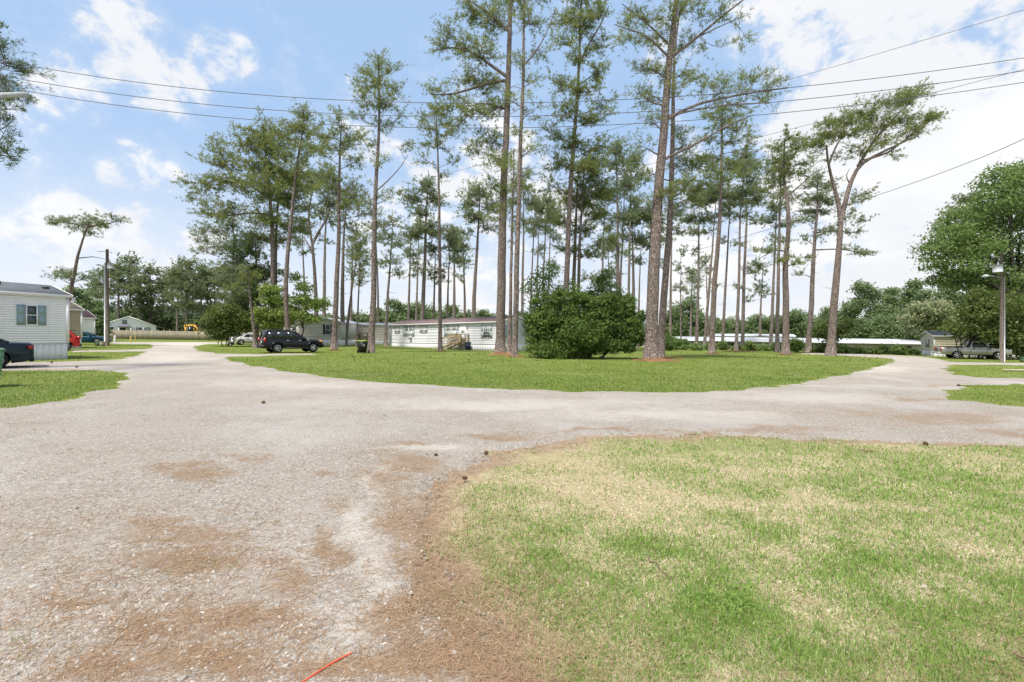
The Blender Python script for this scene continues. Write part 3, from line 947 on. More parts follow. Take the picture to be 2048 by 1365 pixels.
# ---- long white one on the lawn
o4 = (-16.9, 63.3); a4 = math.atan2(-14.8, 15.8); L4 = 21.6
h4 = trailer('mobile_home', 'long white mobile home with purple-brown roof and pale blue shutters behind the pines', o4, a4, L4, 4.3, .62, 3.06, .62, OFFW, ROOFP, .19, (False, True), oh=.22)
h4.location.z = Zg(-9, 56)


def w4(u0, u1, v0, v1, **kw):
    t0, t1 = wall_t(o4, a4, u0), wall_t(o4, a4, u1)
    tm = (t0 + t1) / 2; Y = o4[1] + tm * math.sin(a4)
    zt, zb = at(0, v0, Y)[2] - h4.location.z, at(0, v1, Y)[2] - h4.location.z
    wfull = t1 - t0; sw = kw.pop('sw', wfull * .24)
    window(h4, tm, zb + .05, wfull - 2 * sw - .14, zt - zb - .1, PALESH, sw, **kw)


w4(790, 799.6, 651.5, 666.5, pane=BLIND, pane2=BLIND, grid=True, sw=.24)
w4(807, 829, 651.5, 673.5, pane=BLIND, pane2=BLIND, double=True, sw=.3)
w4(840, 855, 649, 665.5, pane=BLIND, pane2=BLIND, grid=True, sw=.3)
w4(889, 917, 650, 674, pane=BLIND, pane2=BLIND, double=True, grid=True, sw=.3)
w4(963, 985, 649.5, 677, pane=GLASS, pane2=BLIND, grid=True, sw=.34)
window(h4, 1.15, 1.35, .55, 1.25, PALESH, .3, face='right', L=L4, pane=BLIND, pane2=BLIND)
td = wall_t(o4, a4, 926.5)
g = Geo(); g.box((td, -.035, 1.78), (.86, .03, 2.0)); door = g.build('door', WHITET, h4)
g = Geo(); g.box((td - .47, -.04, 1.78), (.07, .05, 2.0)); g.box((td + .47, -.04, 1.78), (.07, .05, 2.0)); g.box((td, -.06, 2.85), (1.35, .1, .12)); g.build('door_frame', WHITET, door)
g = Geo(); g.box((td + .33, -.07, 1.72), (.05, .05, .05)); g.build('door_handle', DARKM, door)
for zz in (1.35, 2.2):
    g = Geo(); g.box((td, -.052, zz), (.56, .006, .62)); g.build('door_panel', WHITET, door)
g = Geo(); g.box((td + .75, -.05, 2.45), (.12, .08, .2)); g.build('porch_light', M('rust_lamp', (.35, .2, .16), .6), h4)
g = Geo(); g.box((wall_t(o4, a4, 822), -.12, 1.30), (.45, .25, .33)); g.build('window_unit', M('ac_grey', (.5, .5, .5), .6), h4)


def porch(label, par_obj, x, z0, deckw, deckd, run, mat=WOOD, steps=5, rail=.95, side=-1):
    """small wooden landing with stairs, in the frame of a home's long wall"""
    org = par_obj.matrix_world if False else None
    c = math.cos(par_obj.rotation_euler.z); s = math.sin(par_obj.rotation_euler.z)
    ox = par_obj.location.x + x * c + .06 * s; oy = par_obj.location.y + x * s - .06 * c
    p = thing('wooden_porch', label, 'porch', (ox, oy, par_obj.location.z), par_obj.rotation_euler.z)
    nb = int(deckd / .14)
    g = Geo(); g.box((0, 0, 0), (deckw, .128, .04)); dm = g.mesh('deck_board', mat)
    for k in range(nb):
        link('deck_board', dm, p, (0, -(k + .5) * .14 - .03, z0))
    for (px_, py_) in ((-deckw / 2 + .05, -.1), (deckw / 2 - .05, -.1), (-deckw / 2 + .05, -deckd), (deckw / 2 - .05, -deckd)):
        g = Geo(); g.box((px_, py_, (z0 + rail) / 2 - .1), (.1, .1, z0 + rail + .2)); g.build('post', mat, p)
    g = Geo(); g.box((0, -deckd - .03, z0 - .1), (deckw, .04, .18)); g.build('rim_board', mat, p)
    g = Geo(); g.box((0, -deckd, z0 + rail), (deckw + .1, .1, .05)); g.build('top_rail', mat, p)
    g = Geo(); g.box((-side * deckw / 2 - side * .0, -deckd / 2, z0 + rail + .003), (.1, deckd, .05)); g.build('top_rail', mat, p)
    g = Geo(); g.box((0, 0, 0), (.038, .038, rail - .1)); bm_ = g.mesh('baluster', mat)
    for k in range(1, int(deckw / .16)):
        link('baluster', bm_, p, (-deckw / 2 + k * .16, -deckd, z0 + rail / 2))
    for k in range(1, int(deckd / .16)):
        link('baluster', bm_, p, (-side * deckw / 2, -k * .16, z0 + rail / 2))
    xe = side * deckw / 2
    for yy in (-.12, -deckd + .05):
        g = Geo(); g.bar((xe, yy, z0 - .12), (xe + side * run, yy, .0), .045, .24); g.build('stringer', mat, p)
        g = Geo(); g.bar((xe, yy, z0 + rail), (xe + side * run, yy, .12 + rail), .06, .09); g.build('stair_rail', mat, p)
        g = Geo(); g.box((xe + side * run, yy, (rail) / 2), (.09, .09, rail + .3)); g.build('post', mat, p)
        for k in range(1, 8):
            f_ = k / 8; zt = z0 + (0.12 - z0) * f_
            link('baluster', bm_, p, (xe + side * run * f_, yy, zt + rail / 2))
    for k in range(steps):
        f_ = (k + 1) / (steps + .6)
        g = Geo(); g.box((xe + side * run * f_, -deckd / 2, z0 * (1 - f_) + .02), (.28, deckd - .12, .045)); g.build('tread', mat, p)
    return p


porch('weathered wooden porch with stairs at the door of the long white mobile home', h4, td + .35, .80, 1.5, 1.5, 2.2)

# ---- grey-beige home with black shutters, gable towards us
o5 = G(598, 690.5); a5 = R(-14)
o5 = ((598 - U0) / F * 62, 62.0)
L5 = 6.0
h5 = thing('mobile_home', 'grey-beige mobile home with black shutters beyond the black SUV', 'mobile home', (o5[0], o5[1], Zg(*o5)), 0)


def gable_home(par, Wd, depth, skirt, eave, rise, wall, roof, board=.2):
    """home that turns its gable end to the drive: width along x, ridge along y"""
    g = Geo(); g.box((Wd / 2, depth / 2, (skirt + eave) / 2), (Wd, depth, eave - skirt)); g.build('wall', wall, par)
    nb = int((eave - skirt) / board); bh = (eave - skirt) / nb
    g = Geo()
    V = np.array([(0, 0, 0), (0, -.014, 0), (0, -.005, bh), (0, 0, bh), (Wd, 0, 0), (Wd, -.014, 0), (Wd, -.005, bh), (Wd, 0, bh)])
    g.add(V, [(0, 4, 5, 1), (1, 5, 6, 2), (2, 6, 7, 3)]); mb = g.mesh('siding_board', wall)
    for k in range(nb):
        link('siding_board', mb, par, (0, 0, skirt + k * bh))
    g = Geo(); g.add([(0, -.01, eave), (Wd, -.01, eave), (Wd / 2, -.01, eave + rise), (0, .02, eave), (Wd, .02, eave), (Wd / 2, .02, eave + rise)], [(0, 1, 2), (3, 5, 4)]); g.build('gable', wall, par)
    g = Geo(); oh = .15; dz = rise * oh / (Wd / 2)
    for V in ([(-oh, -oh, eave - dz), (Wd / 2, -oh, eave + rise), (Wd / 2, depth + oh, eave + rise), (-oh, depth + oh, eave - dz)],
              [(Wd / 2, -oh, eave + rise), (Wd + oh, -oh, eave - dz), (Wd + oh, depth + oh, eave - dz), (Wd / 2, depth + oh, eave + rise)]):
        V = [(a, b, c_ + .02) for a, b, c_ in V]
        g.hexa(V + [(a, b, c_ + .08) for a, b, c_ in V])
    rf = g.build('roof', roof, par)
    g = Geo()
    g.bar((-oh, -oh - .02, eave - dz + .04), (Wd / 2, -oh - .02, eave + rise + .04), .03, .14); g.bar((Wd + oh, -oh - .02, eave - dz + .04), (Wd / 2, -oh - .02, eave + rise + .04), .03, .14)
    g.build('rake_trim', wall, rf)
    n_ = int(Wd / .45)
    g = Geo(); g.box((0, 0, skirt / 2 - .15), (Wd / n_ * .95, .04, skirt + .3)); pm = g.mesh('skirting_panel', SKIRT)
    for k in range(n_):
        link('skirting_panel', pm, par, ((k + .5) * Wd / n_, -.02, 0))
    g = Geo(); g.box((Wd / 2, depth / 2, skirt / 2 - .18), (Wd - .05, depth - .05, skirt + .3)); g.build('skirting_backing', SKIRT, par)


gable_home(h5, 5.6, 14, .72, 3.0, .75, GREIGE, ROOFM)
window(h5, 3.85, 1.5, .55, 1.25, BLACKSH, .3)
h5.rotation_euler.z = R(4)
# its left-hand neighbour: a lower wing seen between the trunks
o6 = ((566 - U0) / F * 66, 66.0)
h6 = thing('mobile_home', 'off-white mobile home half hidden by young maple leaves behind the SUV', 'mobile home', (o6[0], o6[1], Zg(*o6)), R(3))
gable_home(h6, 4.4, 12, .7, 2.9, .6, PINKB, ROOFM)
window(h6, 1.6, 1.4, .6, 1.1, None)
window(h6, 3.1, 1.4, .6, 1.1, None)
p6 = porch('small wooden porch beside the black SUV hood in front of the off-white home', h6, 3.2, .75, 1.6, 1.2, 1.2)
# ---- pinkish beige home with a flat pale roof
o7 = ((690 - U0) / F * 72, 72.0); a7 = R(2)
h7 = trailer('mobile_home', 'pinkish beige mobile home with low pale metal roof left of the long white one', o7, a7, 9.6, 3.8, .7, 3.05, .3, PINKB, ROOFM, .25, (False, True), wall_end=GREIGE)
window(h7, 1.0, 1.5, .5, 1.1, None, pane=BLIND)
porch('brown wooden steps with handrails leading to the pinkish beige home', h7, 3.0, .75, 1.2, 1.3, 2.0)
g = Geo(); g.tube([(0, 0, -.1), (0, 0, 1.6)], .07, 8); mp = g.build('post', GALV); g = Geo(); g.box((0, -.1, 1.35), (.3, .18, .45)); g.build('meter_box', GALV, mp)
mp.name = 'meter_post'; mpx = ((731 - U0) / F * 66, 66.0); mp.location = (mpx[0], mpx[1], Zg(*mpx))
tag(mp, 'grey electric meter post in front of the pinkish beige home', 'meter post')
# ---- cream home on the right
a8 = R(-24); o8 = ((1868.6 - U0) / F * 54, 54.0)
h8 = trailer('mobile_home', 'cream mobile home with grey roof and corner trim behind the pickup truck', o8, a8, 13, 3.6, .62, 2.42, .5, CREAM, ROOFG, .26, (True, False), wall_end=CREAMW, oh=.2)
window(h8, 1.8, 1.05, .42, .95, M('slate_shutter', (.13, .16, .19), .6), .2, face='left', pane2=BLIND)
# ---- white house with the big gable far left
o9 = ((199 - U0) / F * 95, 95.0)
h9 = thing('gabled_house', 'white gabled house with attic window behind the wooden fence', 'house', (o9[0], o9[1], Zg(*o9)), R(46))
gable_home(h9, 9.4, 10, .1, 2.65, 1.95, WHITE, ROOFB, .25)
window(h9, 4.0, 3.0, .8, .85, None, grid=True)
for xx in (1.0, 1.9, 6.6, 7.6):
    window(h9, xx, 1.2, .7, 1.1, None, grid=xx in (1.0, 7.6))
for xx in (6.05, 8.2):
    g = Geo(); g.box((xx, -.05, 1.75), (.3, .05, 1.2)); g.build('shutter', M('navy_shutter', (.06, .10, .14), .6), h9)
g = Geo(); g.box((3.9, -.6, 2.35), (2.2, 1.3, .08)); pr = g.build('porch_roof', ROOFD, h9)
for xx in (2.9, 4.9):
    g = Geo(); g.box((xx, -1.15, 1.15), (.14, .14, 2.3)); g.build('porch_post', WHITET, h9)
g = Geo(); g.box((3.7, -.04, 1.15), (.9, .06, 2.0)); g.build('door', GLASS, h9)
g = Geo(); g.bar((4.6, -.5, 2.9), (6.6, -.5, .7), .07); g.bar((4.6, -.5, 2.0), (6.6, -.5, .1), .2, .08); g.build('stair_rail', M('dark_stain', (.12, .12, .12), .7), h9)
g = Geo()
V = [(9.4, 2, 2.55), (12.4, 2, 1.95), (12.4, 8, 1.95), (9.4, 8, 2.55)]
g.hexa(V + [(a, b, c_ + .1) for a, b, c_ in V]); g.build('carport_roof', ROOFB, h9)
for xx, yy in ((10.0, 2.2), (11.1, 2.2), (12.2, 2.2)):
    g = Geo(); g.box((xx, yy, 1.0), (.16, .16, 2.0)); g.build('carport_post', WHITET, h9)
# ---- picket fence
f0 = ((199 - U0) / F * 86, 86.0); f1 = ((612 - U0) / F * 86, 86.0)
fn = thing('wooden_fence', 'weathered grey-brown wooden privacy fence in front of the white gabled house', 'fence', (f0[0], f0[1], Zg(*f0)))
npk = int((f1[0] - f0[0]) / .145)
rr = random.Random(4)
pks = []
for q in range(4):
    g = Geo(); hh = 1.66 + .03 * q
    g.hexa([(-.066, -.01, -.1), (.066, -.01, -.1), (.066, .01, -.1), (-.066, .01, -.1), (-.066, -.01, hh - .03 * q), (.066, -.01, hh), (.066, .01, hh), (-.066, .01, hh - .03 * q)])
    pks.append(g.mesh('picket', [GREYW, M('fence_tan', (.40, .34, .25), .9, .1, wear=.2), GREYW, M('fence_mossy', (.27, .26, .17), .9, .1, wear=.2)][q]))
for k in range(npk):
    xx = k * .145
    o = link('picket', pks[rr.choice((0, 0, 1, 2, 3))], fn, (xx, rr.uniform(-.006, .006), Zg(f0[0] + xx, 86) - Zg(*f0) + rr.uniform(-.02, .02)))
g = Geo()
ln = f1[0] - f0[0]; dzz = Zg(*f1) - Zg(*f0)
for zz in (.35, 1.3):
    g.bar((0, .05, zz), (ln, .05, zz + dzz), .05, .09)
g.build('rail', GREYW, fn)
# ---- long low white-roofed buildings on the right


def long_shed(label, u0, Y0, u1, Y1, vr0, vr1, eave, rise, depth):
    A = np.array(((u0 - U0) / F * Y0, Y0)); B = np.array(((u1 - U0) / F * Y1, Y1))
    ln = np.linalg.norm(B - A); an = math.atan2(B[1] - A[1], B[0] - A[0])
    za = EYE + (V0 - vr0) / F * Y0          # height of the eave at the left end
    zb = EYE + (V0 - vr1) / F * Y1
    p = thing('storage_building', label, 'building', (A[0], A[1], za - eave), an)
    k = (zb - za) / ln
    # walls follow the falling ground in short bays
    nb = max(4, int(ln / 6))
    for i in range(nb):
        xa, xb = ln * i / nb, ln * (i + 1) / nb
        g = Geo(); g.hexa([(xa, 0, k * xa - 2), (xb, 0, k * xb - 2), (xb, depth, k * xb - 2), (xa, depth, k * xa - 2), (xa, 0, k * xa + eave), (xb, 0, k * xb + eave), (xb, depth, k * xb + eave), (xa, depth, k * xa + eave)])
        g.build('wall_bay', M('beige_block', (.50, .46, .37), .85, .1, wear=.1), p)
        if i % 2 == 0:
            g = Geo(); g.box(((xa + xb) / 2 + .6, -.02, k * (xa + xb) / 2 + eave * .42), (2.3, .06, eave * .84)); g.build('painted_doorway', M('doorway_shade', (.06, .055, .05), .7), p)  # solid slab; the doorway's inner shade is put into its dark colour
        else:
            g = Geo(); g.box(((xa + xb) / 2 - .5, -.03, k * (xa + xb) / 2 + eave * .42), (1.5, .06, eave * .84)); g.build('roll_door', M('cream_door', (.66, .62, .52), .6), p)
    npn = int(ln / 4.0)
    for i in range(npn):
        xa, xb = ln * i / npn, ln * (i + 1) / npn - .03
        g = Geo()
        prof = [(-.5, eave - .05), (-.35, eave + .22), (depth * .25, eave + .22 + rise * .6), (depth / 2, eave + .22 + rise), (depth + .4, eave + .1)]
        for (ya_, z0), (yb_, z1) in zip(prof[:-1], prof[1:]):
            g.add([(xa, ya_, k * xa + z0), (xb, ya_, k * xb + z0), (xb, yb_, k * xb + z1), (xa, yb_, k * xa + z1)], [(0, 1, 2, 3)])
        g.add([(xa, -.5, k * xa + eave - .05), (xb, -.5, k * xb + eave - .05), (xb, .1, k * xb + eave - .08), (xa, .1, k * xa + eave - .08)], [(3, 2, 1, 0)])
        g.build('roof_panel', METROOF, p)
    return p


long_shed('long low building with white metal roof behind the hedge shrubs', 1285, 96, 1846, 76, 680, 688.5, 2.5, .55, 8)
long_shed('second long white-roofed building seen over the roof of the nearer one', 1362, 118, 1592, 108, 671.5, 673.5, 2.6, .35, 7)

# ------------------------------------------------------------------ vehicles
TYRE = M('tyre_rubber', (.022, .022, .023), .85, .2)
RIM = M('alloy_rim', (.55, .56, .58), .3, .5, .8, wear=.1)
UNDER = M('underbody_black', (.012, .012, .013), .8, .2)
RED = M('red_lens', (.45, .02, .012), .2, .5)
AMBER = M('amber_lens', (.75, .25, .02), .25, .5)
CLEAR = M('clear_lens', (.62, .64, .66), .15, .6)
PLATE = M('licence_plate', (.65, .66, .68), .5)
PLASTIC = M('black_trim_plastic', (.02, .02, .021), .6, .3)


def paint(name, col, metal=.25):
    return M(name, col, .25, .32, metal, wear=.04, scale=1.0, coat=.15)


def make_car(name, label, cat, P, mat, loc, rz, rimmat=RIM):
    """P: side profile of the vehicle. x runs forward from the rear bumper"""
    par = thing(name, label, cat, (loc[0], loc[1], Zg(*loc) + .01), rz)
    Ln, hw, zb, wr = P['len'], P['hw'], P['zb'], P['wr']
    xo = -P['axles'][0] if P.get('anchor', 'rear') == 'rear' else -P['axles'][1]
    ax = P['axles']
    # lower body, lofted along its length with open wheel arches
    top = np.array(P['top'], float)       # (x, z) deck / belt line
    xs = set(np.linspace(0, Ln, 15)) | set(top[:, 0])
    ar = wr * 1.17
    for a_ in ax:
        xs |= set(a_ + ar * np.cos(np.linspace(0, PI, 9)))
        xs |= {a_ - ar - .01, a_ + ar + .01}
    xs = np.array(sorted(x for x in xs if 0 <= x <= Ln))
    ring = []
    for x in xs:
        zt = np.interp(x, top[:, 0], top[:, 1])
        e = min(x, Ln - x)
        nose = 1 - P.get('round', .22) * max(0, 1 - e / .55) ** 2
        wd = hw * nose
        lo = zb + P.get('rake', .10) * max(0, 1 - e / .45)
        zlow = lo
        for a_ in ax:
            if abs(x - a_) <= ar:
                zlow = max(zlow, wr + math.sqrt(max(ar * ar - (x - a_) ** 2, 0)))
        zmid = max(zlow + .02, lo + (zt - lo) * .5)
        zsh = max(zmid + .02, zt - .10)
        pts = [(wd * .96, zlow), (wd, min(zlow + .05, zmid - .005)), (wd * 1.0, zmid), (wd * .975, zsh), (wd * .88, zt - .015), (wd * .45, zt + P.get('crown', .025)), (0, zt + P.get('crown', .025) * 1.2)]
        ring.append([(x + xo, y, z) for y, z in pts] + [(x + xo, -y, z) for y, z in pts[-2::-1]])
    ring = np.array(ring); n, k = ring.shape[:2]
    g = Geo()
    i = np.arange(n - 1)[:, None] * k; j = np.arange(k - 1)[None, :]
    g.add(ring.reshape(-1, 3), np.stack([i + j, i + k + j, i + k + j + 1, i + j + 1], -1).reshape(-1, 4))
    g.poly.append(list(range(k))); g.poly.append(list(range((n - 1) * k + k - 1, (n - 1) * k - 1, -1)))
    body = g.build('body', mat, par, smooth=False)
    # underbody
    g = Geo(); g.box((Ln / 2 + xo, 0, (zb + .35)), (Ln - .5, hw * 1.42, .45)); g.build('underbody', UNDER, par)
    # cabin
    for ci, C in enumerate(P['cabins']):
        (xr, xrt, xft, xf) = C['x']; z0, z1 = C['z']; wb, wt = hw * C.get('wb', .92), hw * C.get('wt', .72)
        z0r, z0f = C.get('z0r', z0), C.get('z0f', z0)
        zr1, zf1 = C.get('zr', z1), C.get('zf', z1)
        lowr = [(xr, z0r - .05), (xf, z0f - .05)]
        xm = (xrt + xft) / 2
        V = []
        st = [(xr, z0r - .04, wb), (xrt, zr1, wt), (xm, z1 + .03, wt), (xft, zf1, wt), (xf, z0f - .04, wb)]
        g = Geo()
        # roof skin
        rows = []
        for (x, z, wv) in st:
            rows.append([(x + xo, wv, z), (x + xo, wv * .6, z + (.035 if z > z0 else 0)), (x + xo, -wv * .6, z + (.035 if z > z0 else 0)), (x + xo, -wv, z)])
        rows = np.array(rows); nn = len(rows)
        i = np.arange(nn - 1)[:, None] * 4; j = np.arange(3)[None, :]
        g.add(rows.reshape(-1, 3), np.stack([i + j, i + 4 + j, i + 5 + j, i + 1 + j], -1).reshape(-1, 4))
        for s in (1, -1):
            g.ngon([(x + xo, s * wv, z) for x, z, wv in st])
        g.build('cabin', mat, par)

        def side(fx, fz, s, out=.008):
            """point on the cabin's side: fx along the base, fz up"""
            xb_ = xr + (xf - xr) * fx; xt_ = xrt + (xft - xrt) * fx
            zb_ = z0r + (z0f - z0r) * fx; zt_ = zr1 + (zf1 - zr1) * fx + .03 * (1 - abs(2 * fx - 1))
            return (xb_ + (xt_ - xb_) * fz + xo, s * (wb + (wt - wb) * fz + out), zb_ + (zt_ - zb_) * fz)
        for s in (1, -1):
            for (f0_, f1_) in C['win']:
                g = Geo()
                q = [side(f0_, .08, s), side(f1_, .08, s), side(f1_, .88, s), side(f0_, .88, s)]
                q2 = [(a, b - s * .012, c_) for a, b, c_ in q]
                g.hexa(q2 + q if s > 0 else q + q2)
                g.build('side_window', C.get('glass', CGLASS), par)
        # windscreen and rear glass
        for (xa, za, xb_, zb_, sg, nm) in ((xf, z0f, xft, zf1, 1, 'windscreen'), (xr, z0r, xrt, zr1, -1, 'rear_window')):
            g = Geo(); f0_, f1_ = .1, .88
            P0 = np.array((xa + (xb_ - xa) * f0_, za + (zb_ - za) * f0_)); P1 = np.array((xa + (xb_ - xa) * f1_, za + (zb_ - za) * f1_))
            nrm = np.array((-(zb_ - za), xb_ - xa)); nrm = nrm / (np.linalg.norm(nrm) + 1e-9)
            if nrm[0] * sg < 0: nrm = -nrm
            w0, w1 = (wb + (wt - wb) * f0_) * .9, (wb + (wt - wb) * f1_) * .9
            q = [(P0[0] + xo, -w0, P0[1]), (P0[0] + xo, w0, P0[1]), (P1[0] + xo, w1, P1[1]), (P1[0] + xo, -w1, P1[1])]
            lift = .03
            qo = [(a + nrm[0] * lift, b, c_ + nrm[1] * lift) for a, b, c_ in q]
            qi = [(a + nrm[0] * .005, b, c_ + nrm[1] * .005) for a, b, c_ in q]
            g.hexa(qi + qo); g.build(nm, CGLASS, par)
    # wheels
    for a_ in ax:
        for s in (1, -1):
            g = Geo(); yw = s * (hw - .11)
            wdt = P.get('tw', .22) / 2
            g.lathe([(wr * .62, -wdt), (wr * .9, -wdt), (wr, -wdt * .7), (wr, wdt * .7), (wr * .9, wdt), (wr * .62, wdt), (wr * .62, -wdt)], 24, 'y')
            wo_ = g.build('wheel', TYRE, par, loc=(a_ + xo, yw, wr))
            g = Geo(); g.lathe([(.001, s * .02), (wr * .62, s * .02)], 20, 'y'); g.lathe([(wr * .66, s * wdt * .96), (wr * .6, s * wdt * 1.04), (wr * .56, s * wdt * .5)], 24, 'y')
            g.build('rim_backing', DARKM, wo_)
            g = Geo(); ns = P.get('spokes', 6)
            for q in range(ns):
                an = q / ns * 2 * PI + .3
                g.bar((0, s * wdt * .75, 0), (math.cos(an) * wr * .6, s * wdt * .85, math.sin(an) * wr * .6), wr * .17, wr * .1)
            g.lathe([(.001, s * wdt * 1.0), (wr * .16, s * wdt * .95), (wr * .18, s * wdt * .4)], 12, 'y')
            g.lathe([(wr * .64, s * wdt * .6), (wr * .63, s * wdt * 1.06), (wr * .55, s * wdt * .95), (wr * .55, s * wdt * .5)], 24, 'y')
            g.build('rim', rimmat, wo_)
            if P.get('flare'):
                an = np.linspace(-.12, PI + .12, 14)
                g = Geo(); g.tube(np.stack([a_ + xo + (ar + .03) * np.cos(an), np.full(14, s * (hw + .01)), wr + (ar + .03) * np.sin(an)], 1), .05, 6)
                g.build('wheel_arch', mat, par)
    # lamps, trim
    for (nm, m_, x, y, z, sx, sy, sz) in P['bits']:
        for s in ((1, -1) if y else (1,)):
            g = Geo(); g.box((x + xo, s * y, z), (sx, sy, sz), taper=.94); g.build(nm, m_, par)
    for x in P.get('doors', ()):
        for s in (1, -1):
            g = Geo(); zt = np.interp(x, top[:, 0], top[:, 1]); g.box((x + xo, s * (hw + .001), (zb + .12 + zt) / 2 - .02), (.018, .006, zt - zb - .2)); g.build('door_gap', UNDER, par)
    return par


def sedan(Ln=4.8, hw=.91):
    f = Ln / 4.8
    return dict(len=Ln, hw=hw, zb=.21, wr=.335, axles=(1.02 * f, 3.86 * f), rake=.12, spokes=7,
                top=[(0, .92), (.12, 1.0), (.75 * f, 1.03), (1.5 * f, .99), (3.2 * f, .95), (3.55 * f, .94), (4.4 * f, .82), (4.7 * f, .70), (Ln, .58)],
                cabins=[dict(x=(.62 * f, 1.45 * f, 2.75 * f, 3.72 * f), z=(.96, 1.42), win=((.20, .46), (.49, .80)), z0r=1.0, z0f=.93, wt=.70)],
                bits=[('tail_light', RED, .09, .68 * hw / .91, .84, .16, .36, .13), ('head_light', CLEAR, Ln - .22, .66, .66, .24, .3, .11), ('licence_plate', PLATE, -.005, 0, .66, .02, .34, .16),
                      ('door_handle', PLASTIC, 1.75 * f, hw - .005, .83, .2, .03, .035), ('door_handle', PLASTIC, 2.75 * f, hw - .005, .82, .2, .03, .035),
                      ('wing_mirror', PLASTIC, 3.25 * f, hw + .06, 1.0, .14, .2, .12), ('lower_bumper', PLASTIC, .06, 0, .33, .14, 1.5, .16), ('side_sill', PLASTIC, 2.45 * f, hw - .02, .25, 2.0, .05, .09)],
                doors=(1.45 * f, 2.42 * f, 3.35 * f))


SUV = dict(len=4.55, hw=.92, zb=.30, wr=.385, axles=(.95, 3.70), rake=.10, round=.10, flare=True, spokes=6, tw=.25,
           top=[(0, 1.02), (.05, 1.12), (1.0, 1.13), (2.9, 1.10), (3.05, 1.08), (4.1, 1.01), (4.42, .92), (4.55, .74)],
           cabins=[dict(x=(.06, .22, 2.35, 3.16), z=(1.10, 1.74), win=((.045, .27), (.30, .58), (.61, .86)), wt=.80, wb=.95, zf=1.70, zr=1.75)],
           bits=[('tail_light', RED, .05, .815, 1.03, .14, .19, .34), ('head_light', CLEAR, 4.42, .66, .86, .2, .34, .2), ('turn_signal', AMBER, 4.33, .84, .90, .22, .14, .13),
                 ('rear_bumper', PLASTIC, -.02, 0, .52, .22, 1.74, .22), ('front_bumper', PLASTIC, 4.54, 0, .52, .16, 1.6, .26), ('roof_rack', PLASTIC, 1.3, .62, 1.81, 1.9, .04, .05),
                 ('door_handle', GALV, 1.75, .925, .98, .18, .03, .04), ('door_handle', GALV, 2.68, .925, .98, .18, .03, .04), ('wing_mirror', PLASTIC, 2.95, 1.02, 1.17, .15, .22, .17),
                 ('side_sill', PLASTIC, 2.32, .90, .36, 1.85, .08, .12), ('licence_plate', PLATE, .0, 0, .86, .03, .34, .16), ('fender_vent', GALV, 3.32, .925, .98, .18, .012, .05), ('grille', PLASTIC, 4.5, 0, .82, .08, .9, .22)],
           doors=(1.35, 2.05, 2.98))
HATCH = dict(len=4.3, hw=.9, zb=.26, wr=.35, axles=(.80, 3.4), rake=.12, round=.18, spokes=8,
             top=[(0, .86), (.06, 1.0), (.9, 1.04), (2.6, 1.0), (2.8, .99), (3.7, .9), (4.1, .78), (4.3, .6)],
             cabins=[dict(x=(.10, .55, 2.2, 3.05), z=(1.0, 1.56), win=((.10, .40), (.43, .80)), wt=.72, wb=.94, zr=1.53)],
             bits=[('tail_light', RED, .06, .72, 1.0, .2, .3, .2), ('rear_bumper', PLASTIC, .02, 0, .42, .2, 1.5, .2), ('head_light', CLEAR, 4.1, .66, .72, .24, .3, .14), ('licence_plate', PLATE, -.005, 0, .74, .02, .34, .16),
                   ('door_handle', PLASTIC, 1.5, .9, .88, .18, .03, .04), ('wing_mirror', PLASTIC, 2.75, .98, 1.05, .14, .2, .14), ('spoiler', PLASTIC, .40, 0, 1.55, .3, 1.1, .05)],
             doors=(1.2, 2.05, 2.85))
TRUCK = dict(len=5.3, hw=.98, zb=.42, wr=.37, axles=(1.25, 4.3), rake=.06, round=.05, tw=.26, spokes=5, crown=0.0,
             top=[(0, 1.18), (.1, 1.2), (2.15, 1.2), (2.2, 1.18), (3.9, 1.16), (4.0, 1.13), (5.0, 1.06), (5.22, .98), (5.3, .8)],
             cabins=[dict(x=(2.22, 2.45, 3.35, 3.98), z=(1.14, 1.78), win=((.10, .84),), wt=.76, wb=.94)],
             bits=[('tail_light', RED, .02, .90, .98, .1, .14, .38), ('rear_bumper', GALV, -.10, 0, .58, .2, 1.9, .2), ('tailgate_handle', PLASTIC, -.012, 0, 1.02, .03, .24, .1), ('licence_plate', PLATE, -.21, 0, .6, .02, .3, .14),
                   ('head_light', CLEAR, 5.2, .76, .88, .18, .3, .2), ('door_handle', PLASTIC, 2.5, .985, 1.05, .2, .03, .06), ('wing_mirror', PLASTIC, 3.75, 1.1, 1.25, .15, .24, .2), ('side_sill', PLASTIC, 2.8, .95, .42, 2.2, .06, .1)],
             doors=(2.26, 3.5))
sv = G(548.5, 706)
make_car('black_suv', 'black SUV with alloy wheels and red tail light parked on the lawn', 'SUV', SUV, paint('black_paint', (.006, .007, .010), .1), sv, R(43))
ws = G(480, 690.3)
make_car('white_sedan', 'white sedan parked behind the dark shrub and leaning trunk', 'sedan', sedan(4.7), paint('white_paint', (.72, .72, .71), 0), ws, R(40))
ts = G(199.5, 689.4)
P_ = sedan(4.8); P_['anchor'] = 'front'
make_car('teal_sedan', 'teal blue sedan parked left of the utility pole', 'sedan', P_, paint('teal_paint', (.010, .055, .085), .4), ts, R(28))
rc = G(131, 702.4)
make_car('red_hatchback', 'red hatchback with its tail showing past the white home corner', 'car', HATCH, paint('red_paint', (.42, .022, .012), .2), (rc[0] - .56, rc[1] + .56), R(225))
ds = G(-9, 739.4)
make_car('dark_sedan', 'dark blue sedan with its trunk showing beside the white home', 'sedan', sedan(4.8), paint('dark_blue_paint', (.006, .017, .026), .3), (ds[0] - .62, ds[1] + .62), R(226))
pk = G(1923, 718.2)
